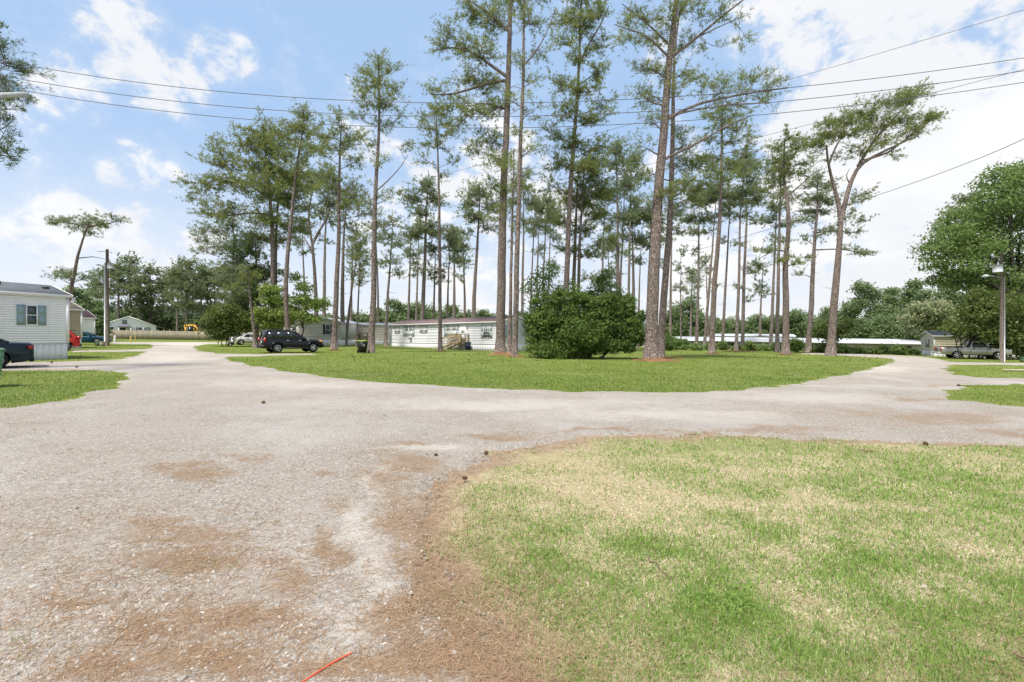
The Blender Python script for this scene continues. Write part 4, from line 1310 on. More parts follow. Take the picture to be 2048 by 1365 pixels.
tk = make_car('pickup_truck', 'silver beige pickup truck in front of the cream home', 'pickup truck', TRUCK, paint('pewter_paint', (.36, .335, .29), .5), (pk[0], pk[1] + .85), R(-28))
# open bed of the pickup
g = Geo(); g.box((-.0 - .22, 0, 1.215), (1.86, 1.66, .02)); g.build('bed_liner', UNDER, tk)

# ------------------------------------------------------------------ bins, posts, poles


def wheelie_bin(label, loc, rz, body, lid, ribs=False):
    p = thing('wheeled_bin', label, 'trash bin', (loc[0], loc[1], Zg(*loc)), rz)
    g = Geo(); g.hexa([(-.24, -.26, .06), (.24, -.26, .06), (.24, .28, .06), (-.24, .28, .06), (-.31, -.38, 1.0), (.31, -.38, 1.0), (.31, .38, 1.0), (-.31, .38, 1.0)]); g.build('bin_body', body, p)
    if ribs:
        for k in range(7):
            z = .25 + k * .1; e = .24 + .07 * (z - .06) / .94
            g = Geo(); g.box((0, -.27 - .12 * (z - .06) / .94, z), (2 * e, .03, .035)); g.build('rib', body, p)
            for s in (-1, 1):
                g = Geo(); g.box((s * e, 0, z), (.03, .6, .035)); g.build('rib', body, p)
    g = Geo(); g.hexa([(-.34, -.42, 1.0), (.34, -.42, 1.0), (.34, .42, 1.0), (-.34, .42, 1.0), (-.30, -.36, 1.06), (.30, -.36, 1.06), (.30, .38, 1.10), (-.30, .38, 1.10)]); g.build('lid', lid, p)
    g = Geo(); g.tube([(-.26, .44, .96), (.26, .44, .96)], .02, 6); g.build('handle', body, p)
    for s in (-1, 1):
        g = Geo(); g.lathe([(.001, -.03), (.13, -.03), (.13, .03), (.001, .03)], 14, 'x'); g.build('wheel', TYRE, p, loc=(s * .26, .30, .13))
    return p


BINK = M('bin_black', (.012, .014, .013), .5, .35)
bb = G(724.5, 706.8)
b_ = wheelie_bin('black wheeled bin with a lime green lid beside a pine trunk', bb, R(35), BINK, M('lime_lid', (.22, .34, .05), .5))
g = Geo()
for k in range(3):
    an = k * 2 * PI / 3 + .5
    g.bar((.08 * math.cos(an), -.362, .68 + .08 * math.sin(an)), (.08 * math.cos(an + 1.3), -.362, .68 + .08 * math.sin(an + 1.3)), .05, .03)
g.build('logo', M('white_print', (.75, .76, .75), .6), b_)
b_.scale = (1.1, 1.1, 1.0)
gb = G(-38, 775.5)
wheelie_bin('pale green ribbed bin standing by the left driveway', gb, R(70), M('bin_green', (.17, .34, .22), .5, wear=.06), M('bin_green', (.17, .34, .22)), True)
rb = (h4.location.x + (td + 1.35) * math.cos(a4) + .5 * math.sin(a4), h4.location.y + (td + 1.35) * math.sin(a4) - .5 * math.cos(a4))
b2 = wheelie_bin('small dark blue bin tucked beside the porch', rb, a4, M('bin_navy', (.02, .035, .07), .5), BINK); b2.scale = (.75, .75, .8)


def post(name, label, u, v, h, r, mat, cat='post', cap=None):
    x, y = G(u, v)
    g = Geo(); g.lathe([(r, -.2), (r, h - .04), (r * .7, h), (.001, h)], 10)
    o = g.build(name, mat, loc=(x, y, Zg(x, y))); tag(o, label, cat)
    return o


post('marker_post', 'short white marker post on the grass by the fence', 229.5, 685.6, .95, .11, M('post_white', (.7, .7, .68), .6))
post('marker_post', 'short yellow post with rounded top nearer the drive', 261.5, 686.6, .95, .07, M('post_yellow', (.62, .42, .14), .6))
post('marker_post', 'thin yellow post against the wooden fence', 270.5, 681.2, 1.0, .06, M('post_yellow', (.62, .42, .14), .6))
for (u, v, m_, nm) in ((196, 692.5, M('pedestal_green', (.10, .16, .08), .7), 'mossy green utility pedestal left of the utility pole'), (204.5, 692.8, M('pedestal_tan', (.30, .29, .22), .8), 'small pale tan utility pedestal at the utility pole foot')):
    x, y = G(u, v)
    p = thing('utility_pedestal', nm, 'pedestal', (x, y, Zg(x, y)))
    g = Geo(); g.box((0, 0, .2), (.32, .3, .5), taper=.92); g.build('cabinet', m_, p); g = Geo(); g.box((0, 0, .47), (.36, .34, .06), taper=.8); g.build('cap', m_, p)
x, y = G(2046, 724.5)
p = thing('utility_pedestal', 'dull green utility pedestal beside the right utility pole', 'pedestal', (x, y, Zg(x, y)))
g = Geo(); g.box((0, 0, .15), (.3, .3, .5), taper=.92); g.build('cabinet', M('pedestal_green', (.10, .16, .08)), p); g = Geo(); g.box((0, 0, .42), (.34, .34, .06), taper=.8); g.build('cap', M('pedestal_green', (.10, .16, .08)), p)
# sawn board on the right verge
x, y = G(2008, 742.5)
g = Geo(); g.box((1.6, 0, .07), (3.3, .14, .09)); o = g.build('lumber_plank', M('pale_lumber', (.55, .46, .34), .8, wear=.1), loc=(x, y, Zg(x, y))); o.rotation_euler.z = R(-3); o.rotation_euler.y = .015
tag(o, 'pale sawn lumber plank lying on the right grass strip', 'plank')

INSUL = M('insulator_grey', (.35, .37, .40), .3, .5)


def utility_pole(label, u, v, vtop, wpx, conduit=0, lamp=False, trans=True, Y=None, xarm=True):
    if Y is None:
        x, y = G(u, v)
    else:
        x, y = (u - U0) / F * Y, Y
    z = Zg(x, y); H = EYE + (V0 - vtop) / F * y - z
    p = thing('utility_pole', label, 'utility pole', (x, y, z))
    r = wpx / 2 * y / F
    g = Geo(); g.tube([(0, 0, -.3), (0, 0, H * .5), (0, 0, H)], [r, r * .88, r * .72], 12); g.build('pole', POLEW, p, smooth=True)
    return p, H, r


p, H, r = utility_pole('brown wooden utility pole with grey transformer beside the teal sedan', 214.5, 692.5, 499, 6.6)
g = Geo(); g.tube([(-r * 1.15, -.05, -.1), (-r * 1.05, -.05, H * .83), (-r * .8, -.05, H * .86)], .075, 8); g.build('conduit', GALV, p)
g = Geo(); g.tube([(.42, -.1, H - 2.0), (.42, -.1, H - 1.45)], .26, 14); g.build('transformer', M('transformer_grey', (.48, .50, .52), .5, .4), p)
g = Geo(); g.tube([(.32, -.1, H - 1.45), (.32, -.1, H - 1.2), (.3, -.1, H - 1.0)], [.05, .04, .015], 8); g.build('insulator', INSUL, p)
g = Geo(); g.box((.2, -.05, H - 1.7), (.3, .06, .08)); g.build('bracket', GALV, p)
g = Geo(); g.tube([(0, 0, H - .25), (.35, -.02, H - .3), (.5, -.02, H - .42)], .03, 6); g.tube([(0, 0, H - .2), (-.9, 0, H - .24)], .035, 6); g.tube([(-.9, 0, H - .24), (-1.3, 0, H - .15)], .012, 5); g.build('insulator_arm', INSUL, p)
g = Geo(); g.bar((1.05, 0, H - .7), (1.2, 0, H - .3), .08); g.bar((1.12, 0, H - .66), (1.3, 0, H - .35), .02); g.build('fuse_cutout', INSUL, p)
g = Geo(); g.bar((0, 0, H - .22), (1.15, 0, H - .5), .02); g.build('fuse_arm', GALV, p)
for k in range(5):
    g = Geo(); g.lathe([(r * 1.2 - .02 * k, -.02), (r * 1.22 - .02 * k, .02)], 12, c=(-.02, -.02, 1.2 + k * 1.5)); g.build('strap', GALV, p)

p, H, r = utility_pole('wooden utility pole with street lamp and transformer beside the pickup truck', 2003, 724, 506, 6.2)
g = Geo(); g.tube([(r + .09, -.04, -.2), (r + .07, -.04, H * .78)], .055, 8); g.build('conduit', GALV, p)
g = Geo(); g.tube([(-.5, -.15, H - 1.75), (-.5, -.15, H - 1.1)], .33, 14); g.build('transformer', M('transformer_grey', (.48, .50, .52)), p)
g = Geo(); g.tube([(-.46, -.15, H - 1.1), (-.46, -.15, H - .75)], [.07, .03], 8); g.build('insulator', INSUL, p)
g = Geo(); g.bar((-.85, -.1, H - .5), (-.95, -.1, H - .15), .14); g.build('fuse_cutout', INSUL, p)
g = Geo(); g.bar((0, 0, H - .35), (-.9, -.1, H - .35), .03); g.build('fuse_arm', GALV, p)
g = Geo(); an = np.linspace(0, 1, 7); g.tube(np.stack([-an * 1.3, -.1 * an, H - 2.25 + .18 * np.sin(an * PI * .62)], 1), .03, 6); la = g.build('lamp_arm', GALV, p)
g = Geo(); g.tube([(-1.25, -.1, H - 2.08), (-1.5, -.12, H - 2.07), (-1.85, -.14, H - 2.12)], [.06, .13, .07], 8); g.build('lamp_head', M('lamp_white', (.62, .62, .60), .5), p)

# near pole just left of the frame, its cross-arm end reaching in
PX, PY = -18.6, 15.0
p, H, r = utility_pole('tall wooden utility pole with grey cross-arm among near pine twigs', 0, 0, -60, 20, Y=None) if False else (thing('utility_pole', 'tall wooden utility pole whose grey cross-arm pokes through near pine twigs', 'utility pole', (PX, PY, Zg(PX, PY))), 11.2, .16)
g = Geo(); g.tube([(0, 0, -.3), (0, 0, H)], [.17, .12], 12); g.build('pole', POLEW, p, smooth=True)
g = Geo(); g.bar((-.9, 0, 9.15), (3.4, -.75, 8.9), .11, .13); g.build('cross_arm', M('crossarm_grey', (.42, .45, .46), .8, wear=.12), p)
g = Geo(); g.lathe([(.05, 0), (.06, .08), (.03, .12), (.05, .16), (.001, .2)], 8, c=(3.0, -.66, 8.99)); g.build('insulator', M('insulator_blue', (.12, .25, .35), .3), p)
g = Geo(); g.lathe([(.05, 0), (.06, .08), (.03, .12), (.05, .16), (.001, .2)], 8, c=(-.6, -.05, 9.2)); g.build('insulator', M('insulator_blue', (.12, .25, .35)), p)
# its twin out of sight on the right carries the wires on
PX2 = 20.6
p2 = thing('utility_pole', 'wooden utility pole right of the near lawn carrying the overhead lines', 'utility pole', (PX2, PY, Zg(PX2, PY)))
g = Geo(); g.tube([(0, 0, -.3), (0, 0, 11.6)], [.17, .12], 12); g.build('pole', POLEW, p2, smooth=True)
g = Geo(); g.bar((-1.2, 0, 10.9), (1.2, 0, 10.9), .11, .13); g.build('cross_arm', M('crossarm_grey', (.42, .45, .46)), p2)

WIRE = M('cable_grey', (.10, .11, .115), .5, .4)
WIRET = M('cable_black', (.02, .02, .022), .6, .3)


def wire(label, pts, Ys, rad, mat=WIRE):
    P = np.array([at(u, v, y) for (u, v), y in zip(pts, Ys)])
    # smooth curve through the points along x
    tt = np.linspace(0, 1, len(P)); ts_ = np.linspace(0, 1, 48)
    co = [np.polyfit(tt, P[:, k], 2 if k == 2 else 1 if len(P) < 4 else 2) for k in range(3)]
    Q = np.stack([np.polyval(c_, ts_) for c_ in co], 1)
    g = Geo(); g.tube(Q, rad, 5)
    o = g.build('power_line', mat); o.name = 'power_line'
    tag(o, label, 'power line', 'overhead lines')
    return o


for (lab, a, b, c_) in (('topmost of the three parallel overhead power lines', 117, 209, 104), ('middle one of the three parallel overhead power lines', 147, 236, 130), ('lowest of the three parallel overhead power lines', 169, 259, 153)):
    wire(lab, [(-70, a - 8), (450, a + 63), (1000, c_ + 103), (1590, c_ + 74), (2220, c_ - 18)], [15, 15, 15, 15, 15], .011)
wire('thin overhead wire rising above the parallel lines towards the clouds', [(886, 350), (1250, 252), (1580, 159), (2230, -35)], [32, 26, 22, 15], .010)
wire('thin slanting overhead wire crossing the three parallel lines', [(960, 412), (1343, 318), (1600, 254), (2230, 92)], [34, 27, 22, 15], .010)
wire('thick black sagging service cable running to the forked pine', [(1380, 500), (1690, 428), (1860, 346), (2048, 253), (2200, 168)], [44, 34, 27, 19, 15], .016, WIRET)

# ---- yellow excavator behind the fence
ex = ((383 - U0) / F * 92, 92.0)
p = thing('excavator', 'yellow excavator with raised bent boom behind the wooden fence', 'excavator', (ex[0], ex[1], Zg(*ex)))
YEL = M('machine_yellow', (.62, .36, .06), .5, .3, wear=.1)
g = Geo()
for s in (-1, 1):
    g.box((.3, s * .8, .35), (2.6, .4, .7), taper=.85)
g.build('track', UNDER, p)
g = Geo(); g.box((.6, 0, 1.15), (2.2, 1.9, .8), taper=.92); g.build('house', YEL, p)
g = Geo(); g.box((.1, -.5, 2.0), (1.0, .8, 1.0), taper=.85); g.build('cab', CGLASS, p)
g = Geo(); g.bar((-.9, -.2, 1.2), (-1.05, -.2, 2.9), .34, .45); g.bar((-1.1, -.2, 2.75), (.85, -.2, 2.85), .34, .45); g.build('boom', YEL, p)
g = Geo(); g.bar((.85, -.25, 2.85), (1.15, -.25, 2.0), .3, .35); g.lathe([(.001, -.1), (.45, -.1), (.45, .1), (.001, .1)], 14, 'y', (1.1, -.3, 2.1)); g.build('stick', YEL, p)
g = Geo(); g.tube([(-.7, -.5, 1.5), (.2, -.5, 2.6)], .07, 8); g.build('hydraulic_ram', GALV, p)
# ------------------------------------------------------------------ pines


def needle_tufts(geo, P, D, ln, wd, k, rng, var):
    """sprays of needles: P tips, D headings"""
    n = len(P)
    D = D / (np.linalg.norm(D, axis=1, keepdims=True) + 1e-9)
    r = rng.standard_normal((n, k, 3))
    dirs = D[:, None, :] * 0.75 + r * 0.62
    dirs /= np.linalg.norm(dirs, axis=2, keepdims=True)
    side = np.cross(dirs, rng.standard_normal((n, k, 3))); side /= (np.linalg.norm(side, axis=2, keepdims=True) + 1e-9)
    L = ln * rng.uniform(.6, 1.15, (n, k, 1)); W = wd * rng.uniform(.7, 1.25, (n, k, 1))
    B = P[:, None, :] + r * 0.03
    V = np.stack([B + side * W / 2, B + dirs * L + np.array((0, 0, -.02)), B - side * W / 2], 2)
    geo.add(V.reshape(-1, 3), np.arange(n * k * 3).reshape(-1, 3), np.repeat(var, k))


def curve(a, b, sag, rng, n=5, wob=.06):
    a = np.array(a, float); b = np.array(b, float)
    t = np.linspace(0, 1, n)[:, None]
    ln = np.linalg.norm(b - a)
    P = a + (b - a) * t + np.array((0, 0, 1.0)) * (sag * ln * np.sin(t * PI))
    P[1:-1] += rng.normal(0, wob * ln * .35, (n - 2, 3))
    return P


PINE_N = [0]


def pine(label, path, wpx, lobes, limbs=(), Y=None, seed=1, mat=None, bark=None, tuft=1.0, dens=1.0, group=None, k=6, dead=3, kn=None, name='pine_tree'):
    """pine laid out from its trunk line and its foliage masses as they stand on the site"""
    rng = np.random.default_rng(seed)
    if Y is None:
        bx, by = G(*path[0])
    else:
        by = Y; bx = (path[0][0] - U0) / F * Y
    z0 = Zg(bx, by); base = np.array((bx, by, z0))
    T = []
    for i, (u, v) in enumerate(path):
        p = at(u, v, by) - base
        p[1] = rng.normal(0, .12) * (i > 0) * i
        T.append(p)
    T = np.array(T); T[0] = (0, 0, -.15)
    # refine the trunk
    tt = np.concatenate([[0], np.cumsum(np.linalg.norm(np.diff(T, axis=0), axis=1))])
    ts_ = np.linspace(0, tt[-1], max(8, int(tt[-1] / 1.6)))
    TP = np.stack([np.interp(ts_, tt, T[:, q]) for q in range(3)], 1)
    kk = np.array([.25, .5, .25])
    for _ in range(2):
        TP[1:-1] = TP[:-2] * .25 + TP[1:-1] * .5 + TP[2:] * .25
    TP[1:-1, :2] += rng.normal(0, .015, (len(TP) - 2, 2))
    r0 = wpx / 2 * by / F
    f_ = ts_ / ts_[-1]
    TR = r0 * (1 - .80 * f_ ** 1.25) * (1 + .38 * np.exp(-ts_ / .35))
    root = thing(name, label, 'pine tree', tuple(base), 0, group)
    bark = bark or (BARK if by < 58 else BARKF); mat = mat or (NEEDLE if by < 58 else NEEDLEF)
    g = Geo(); g.tube(TP, TR, 12 if by < 45 else 8); g.build('trunk', bark, root, smooth=True)
    br = Geo(); nd = Geo()
    tips, heads, vars_ = [], [], []

    def trunk_at(z):
        z = min(max(z, 0.5), TP[-1, 2])
        return np.array([np.interp(z, TP[:, 2], TP[:, q]) for q in range(3)]), np.interp(z, TP[:, 2], TR)
    anchors = []
    for (pts, w0) in limbs:
        L_ = np.array([at(u, v, by) - base for u, v in pts]); L_[:, 1] = np.linspace(0, rng.normal(0, .6), len(L_))
        c0, _ = trunk_at(L_[0, 2]) if np.linalg.norm(L_[0] - trunk_at(L_[0, 2])[0]) < 1.2 else (L_[0], 0)
        L_[0] = c0
        s_ = np.linspace(0, 1, 10); q_ = np.linspace(0, 1, len(L_))
        LP = np.stack([np.interp(s_, q_, L_[:, c]) for c in range(3)], 1); LP[1:-1] = LP[:-2] * .25 + LP[1:-1] * .5 + LP[2:] * .25
        rad = w0 / 2 * by / F
        lg = Geo(); lg.tube(LP, np.linspace(rad, rad * .3, 10), 7); lg.build('limb', bark, root, smooth=True)
        anchors.append(LP)
    for (lu, lv, lru, lrv, ld) in lobes:
        C = at(lu, lv, by) - base
        ru, rv = lru * by / F, lrv * by / F
        rdp = min(max(ru, rv) * .9, 3.2)
        C[1] += rng.normal(0, rdp * .35)
        # limb towards the middle of the mass
        hd = abs(C[0] - trunk_at(C[2])[0][0])
        st_, rs = trunk_at(C[2] - .28 * hd - .3)
        for LP in anchors:
            j = np.argmin(np.linalg.norm(LP - C, axis=1))
            if np.linalg.norm(LP[j] - C) < max(np.linalg.norm(st_ - C) * .75, .5):
                st_, rs = LP[max(j - 1, 0)], .05
        main = curve(st_, C, rng.uniform(-.07, .05), rng, 6)
        br.tube(main, np.linspace(min(max(rs * .33, .02), .075), .014, 6), 5, cap=False)
        npad = max(3, int(round(dens * ld * (ru * rv * PI) / .27)))
        for q in range(npad):
            o = rng.standard_normal(3); o /= np.linalg.norm(o); o *= rng.uniform(.25, 1.0) ** .5
            tgt = C + o * np.array((ru, rdp, rv))
            tm = rng.uniform(.35, 1.0); s0 = main[int(tm * 5)]
            bp = curve(s0, tgt, rng.uniform(-.12, .04), rng, 4, .1)
            br.tube(bp, np.linspace(.020, .007, 4) * max(1, by / 55), 3, cap=False)
            d = tgt - s0; d = d / (np.linalg.norm(d) + 1e-6)
            pv = rng.uniform(0, 1)
            ntw = kn or (6 if by < 60 else 5)
            for w_ in range(ntw):
                e = d * rng.uniform(.1, .6) + rng.normal(0, .42, 3) * np.array((1, 1, .55)) + np.array((0, 0, .16))
                b0 = bp[rng.integers(1, 4)]
                e *= tuft
                if w_ < 3 and by < 62:
                    br.tube(np.array([b0, b0 + e]), [.007, .004], 3, cap=False)
                m_ = 3
                for y_ in range(m_):
                    tips.append(b0 + e * (.45 + .55 * y_ / (m_ - 1)) + rng.normal(0, .05, 3)); heads.append(e + np.array((0, 0, .25)) + rng.normal(0, .15, 3)); vars_.append(np.clip(pv * .7 + rng.uniform(0, .35), 0, 1))
    # bare dead stubs on the trunk
    for q in range(dead):
        zz = TP[-1, 2] * rng.uniform(.3, .75); c0, rs = trunk_at(zz)
        an = rng.uniform(0, 2 * PI); ln = rng.uniform(.5, 1.8)
        e = c0 + np.array((math.cos(an) * ln, math.sin(an) * ln, rng.uniform(-.1, .55)))
        br.tube(curve(c0, e, .05, rng, 4), np.linspace(.03, .008, 4), 4, cap=False)
    if br.v:
        tag(br.build('branches', bark, root), kind='stuff')
    if tips:
        px = by / F * 2
        needle_tufts(nd, np.array(tips), np.array(heads), .29 * tuft, max(.038, px * .60) * tuft, k, rng, np.array(vars_))
        nd.build('crown', mat, root)
    PINE_N[0] += len(tips)
    # straw fallen round the foot
    return root


def straw_mound(label, u, v, ru, h, seed):
    """low heap of fallen straw round a trunk"""
    rng = np.random.default_rng(seed)
    x, y = G(u, v); r = ru * y / F
    nr, na = 9, 40
    rr_ = np.linspace(0, 1, nr)[:, None]; an = np.arange(na) / na * 2 * PI
    edge = 1 + .22 * np.sin(an * 3 + seed) + .12 * np.sin(an * 7 + 2 * seed) + rng.normal(0, .05, na)
    RX = r * rr_ * edge; Z = h * (1 - rr_ ** 1.6) * (1 + rng.normal(0, .12, (nr, na))) + rng.normal(0, .01, (nr, na)) - .035 * (rr_ ** 4)
    V = np.stack([RX * np.cos(an), RX * np.sin(an) * .8, Z * np.ones((1, na))], -1).reshape(-1, 3)
    i = np.arange(nr - 1)[:, None] * na; j = np.arange(na)[None, :]; j2 = (j + 1) % na
    g = Geo(); g.add(V, np.stack([i + j, i + j2, i + na + j2, i + na + j], -1).reshape(-1, 4))
    n = int(500 * max(1, r)); a_ = rng.uniform(0, 2 * PI, n); q = np.sqrt(rng.uniform(0, 1.25, n))
    X, Yy = r * q * np.cos(a_), r * q * np.sin(a_) * .8
    zz = h * np.clip(1 - q ** 1.6, 0, 1) + .015
    yaw = rng.uniform(0, 2 * PI, n); lf = rng.normal(.1, .2, n); L = rng.uniform(.12, .3, n); W = np.full(n, max(.008, .8 * y / F))
    d = np.stack([np.cos(yaw) * np.cos(lf), np.sin(yaw) * np.cos(lf), np.sin(lf)], 1); s = np.stack([-np.sin(yaw), np.cos(yaw), 0 * yaw], 1); B = np.stack([X, Yy, zz], 1)
    VV = np.stack([B - s * W[:, None] / 2, B + s * W[:, None] / 2, B + d * L[:, None]], 1)
    g.add(VV.reshape(-1, 3), np.arange(n * 3).reshape(n, 3), rng.uniform(0, 1, n))
    o = g.build('pine_straw', STRAW, loc=(x, y, Zg(x, y))); o.name = 'pine_straw'
    return tag(o, label, 'pine straw', kind='stuff')


STRAW = leaf_mat('orange_pine_straw', (0.17, 0.085, 0.042), (0.42, 0.245, 0.125), 0.1, .8, .15)

# -- the left-hand group round the SUV
pine('dense pine with wide crown swept left behind the black SUV', [(543, 694), (545, 560), (541, 420), (534, 330), (528, 252)], 12,
     [(530, 268, 40, 28, 1), (485, 283, 50, 22, .9), (560, 292, 46, 34, 1), (445, 320, 46, 22, .8), (430, 285, 22, 16, .5), (410, 372, 42, 20, .75), (395, 400, 26, 12, .7), (510, 330, 60, 30, 1), (460, 365, 55, 24, .9), (540, 380, 55, 32, 1), (455, 425, 60, 20, .8), (410, 425, 25, 10, .6), (535, 440, 50, 30, .9), (500, 470, 45, 20, .7)],
     [([(541, 430), (500, 425), (455, 432), (415, 425)], 5), ([(540, 400), (500, 370), (450, 350), (400, 372)], 4.5)], seed=11, dens=.85)
pine('dark-trunked pine standing close behind the wide-crowned one', [(551, 692), (549, 560), (550, 470), (556, 380)], 11,
     [(575, 400, 45, 35, .9), (560, 345, 45, 30, .8), (590, 455, 35, 20, .7), (545, 480, 40, 22, .6), (590, 350, 40, 30, .6)], seed=12)
pine('slim pine with slightly curved pale trunk rising from the SUV roof', [(577, 697), (573, 560), (578, 470), (584, 400), (592, 300), (607, 238)], 10.5,
     [(606, 240, 20, 20, .9), (585, 258, 32, 22, .7), (630, 262, 30, 22, .7), (560, 270, 28, 18, .6), (605, 300, 35, 20, .5), (575, 320, 35, 20, .5), (640, 300, 28, 18, .5), (610, 345, 40, 20, .4)], seed=13)
pine('pine with trunk forking into two curved arms beside the SUV hood', [(634, 690), (631, 560), (628, 482), (620, 450), (618, 420), (622, 370)], 9.5,
     [(620, 375, 32, 24, .9), (650, 400, 32, 22, .8), (600, 412, 24, 16, .6), (640, 340, 34, 24, .7), (665, 440, 22, 14, .5), (605, 445, 22, 12, .5), (648, 475, 25, 10, .4)],
     [([(629, 490), (640, 457), (652, 437), (660, 405)], 6), ([(629, 505), (605, 470), (590, 478)], 3)], seed=14)
pine('straight pine with mottled trunk foot between the SUV and black bin', [(668, 700), (672, 600), (677, 480), (679, 360), (681, 245)], 12,
     [(682, 250, 20, 18, .8), (655, 270, 26, 18, .7), (708, 275, 28, 20, .7), (680, 300, 38, 20, .6), (648, 315, 26, 16, .6), (712, 325, 26, 16, .6), (660, 360, 40, 20, .6), (705, 372, 30, 16, .6), (640, 390, 22, 12, .5), (685, 405, 40, 16, .5), (720, 410, 24, 12, .4)], seed=15)
pine('second trunk close right of the mottled straight pine', [(686, 691), (684, 580), (686, 470), (692, 400)], 10,
     [(700, 392, 36, 22, .8), (735, 420, 30, 14, .6), (672, 430, 28, 16, .5), (700, 450, 36, 14, .4)], seed=16)
pine('leaning thin pine slanting right behind the pinkish home', [(691, 691), (699, 610), (708, 560), (716, 505)], 6.5, [(716, 498, 26, 26, .6), (700, 545, 14, 14, .4), (728, 540, 18, 14, .4)], seed=17)
pine('thin straight sapling pine left of the black bin', [(713, 695), (717, 600), (720, 480)], 4.5, [(720, 480, 20, 22, .6), (722, 520, 24, 22, .5), (716, 570, 18, 20, .4)], seed=18)
pine('dark bushy pine with needles low over the white sedan', [(514, 693), (511, 610), (513, 545), (512, 480)], 9,
     [(505, 500, 40, 26, 1), (525, 540, 42, 26, 1), (490, 555, 36, 24, 1), (520, 590, 42, 26, 1), (480, 600, 30, 22, .9), (500, 630, 26, 16, .7), (470, 520, 26, 18, .8)], seed=19, mat=leaf_mat('dark_pine_needles', (0.045, 0.078, 0.026), (0.14, 0.19, 0.058), .3), dens=1.1)
pine('leaning dark trunk between the white sedan and SUV', [(510, 697), (505, 640), (500, 590), (498, 540)], 7, [(496, 545, 26, 16, .7), (480, 575, 22, 14, .6)], seed=119)
pine('pine with flat layered branches reaching left over the shrub', [(463, 690), (463, 590), (465, 520), (466, 450)], 7,
     [(466, 445, 32, 16, .8), (430, 460, 34, 12, .8), (395, 478, 26, 8, .8), (440, 495, 40, 10, .7), (405, 505, 24, 7, .6), (480, 480, 30, 14, .6), (430, 525, 30, 9, .6), (470, 540, 30, 14, .6), (390, 460, 18, 6, .6)], seed=20)
# -- the middle
pine('tall pine with narrow open crown beside the black bin', [(742, 706), (747, 580), (751, 420), (755, 250), (757, 110)], 12.5,
     [(757, 112, 14, 14, 1), (742, 140, 18, 14, .8), (775, 142, 20, 14, .8), (725, 172, 22, 12, .7), (757, 172, 30, 16, .9), (792, 180, 22, 12, .7), (740, 208, 34, 14, .8), (780, 212, 34, 14, .8), (718, 232, 18, 10, .6), (808, 236, 20, 10, .6), (760, 245, 34, 12, .5), (735, 285, 28, 10, .4), (790, 290, 30, 10, .4), (760, 335, 30, 10, .3), (730, 402, 16, 9, .6), (775, 398, 16, 8, .4)], [([(752, 385), (775, 360), (800, 330), (812, 305)], 3)], seed=21, dead=7, dens=1.25)
pine('thin straight pine in front of the long white home left of its porch', [(881, 703), (880, 580), (880, 420), (876, 290), (869, 212)], 8,
     [(868, 214, 14, 10, .9), (850, 235, 20, 12, .7), (888, 238, 22, 14, .8), (866, 256, 30, 14, .8), (905, 262, 16, 10, .5), (846, 285, 20, 10, .5), (885, 292, 28, 12, .6), (850, 322, 20, 9, .4), (905, 325, 16, 7, .4), (880, 350, 18, 8, .3)], seed=22, dead=6)
G_BACK = 'pines standing behind the mobile homes'
BACK = {}
LB = 'one of three spindly far pines close together behind the big bush'
OWN = {31: 'bushy-crowned pine behind the middle of the long white home roof', 32: 'thin pine behind the porchless end of the long white home roof', 33: 'slightly bent pine between the pinkish home and long white home', 34: 'thin pine close behind the thin straight pine at the long white home', 35: 'spindly pine behind the porch of the long white home', 36: 'pine with broad open crown behind the gable part of the long white home roof', 37: 'thin pine standing beyond the paler slim pine and white home gable', 41: 'slim pine behind the middle of the big bush', 42: 'thicker of the paired pines behind the big bush', 43: 'thinner of the paired pines behind the big bush', 44: 'tall thin pine with high crown next to the paired pines behind the bush', 45: 'stouter low-crowned pine behind the bush edge nearest the huge pine', 46: 'shortest thin pine behind the bush edge nearest the huge pine', 47: 'slim pine between the big bush and huge pine trunk', 48: 'slim pine beyond the second thick pine and young spindly pine', 61: 'slim pine standing next to the young spindly pine', 62: 'slim leaning pine next to the mottled taller pine of the row', 64: 'slim upright pine behind the mottled taller pine of the row', 65: 'nearer of a close pair of slim pines before the hedge', 66: 'farther of a close pair of slim pines, with low leafy sprigs', 67: 'farther of two slim pines beside the kinked pine', 68: 'nearer of two slim pines beside the kinked pine'}
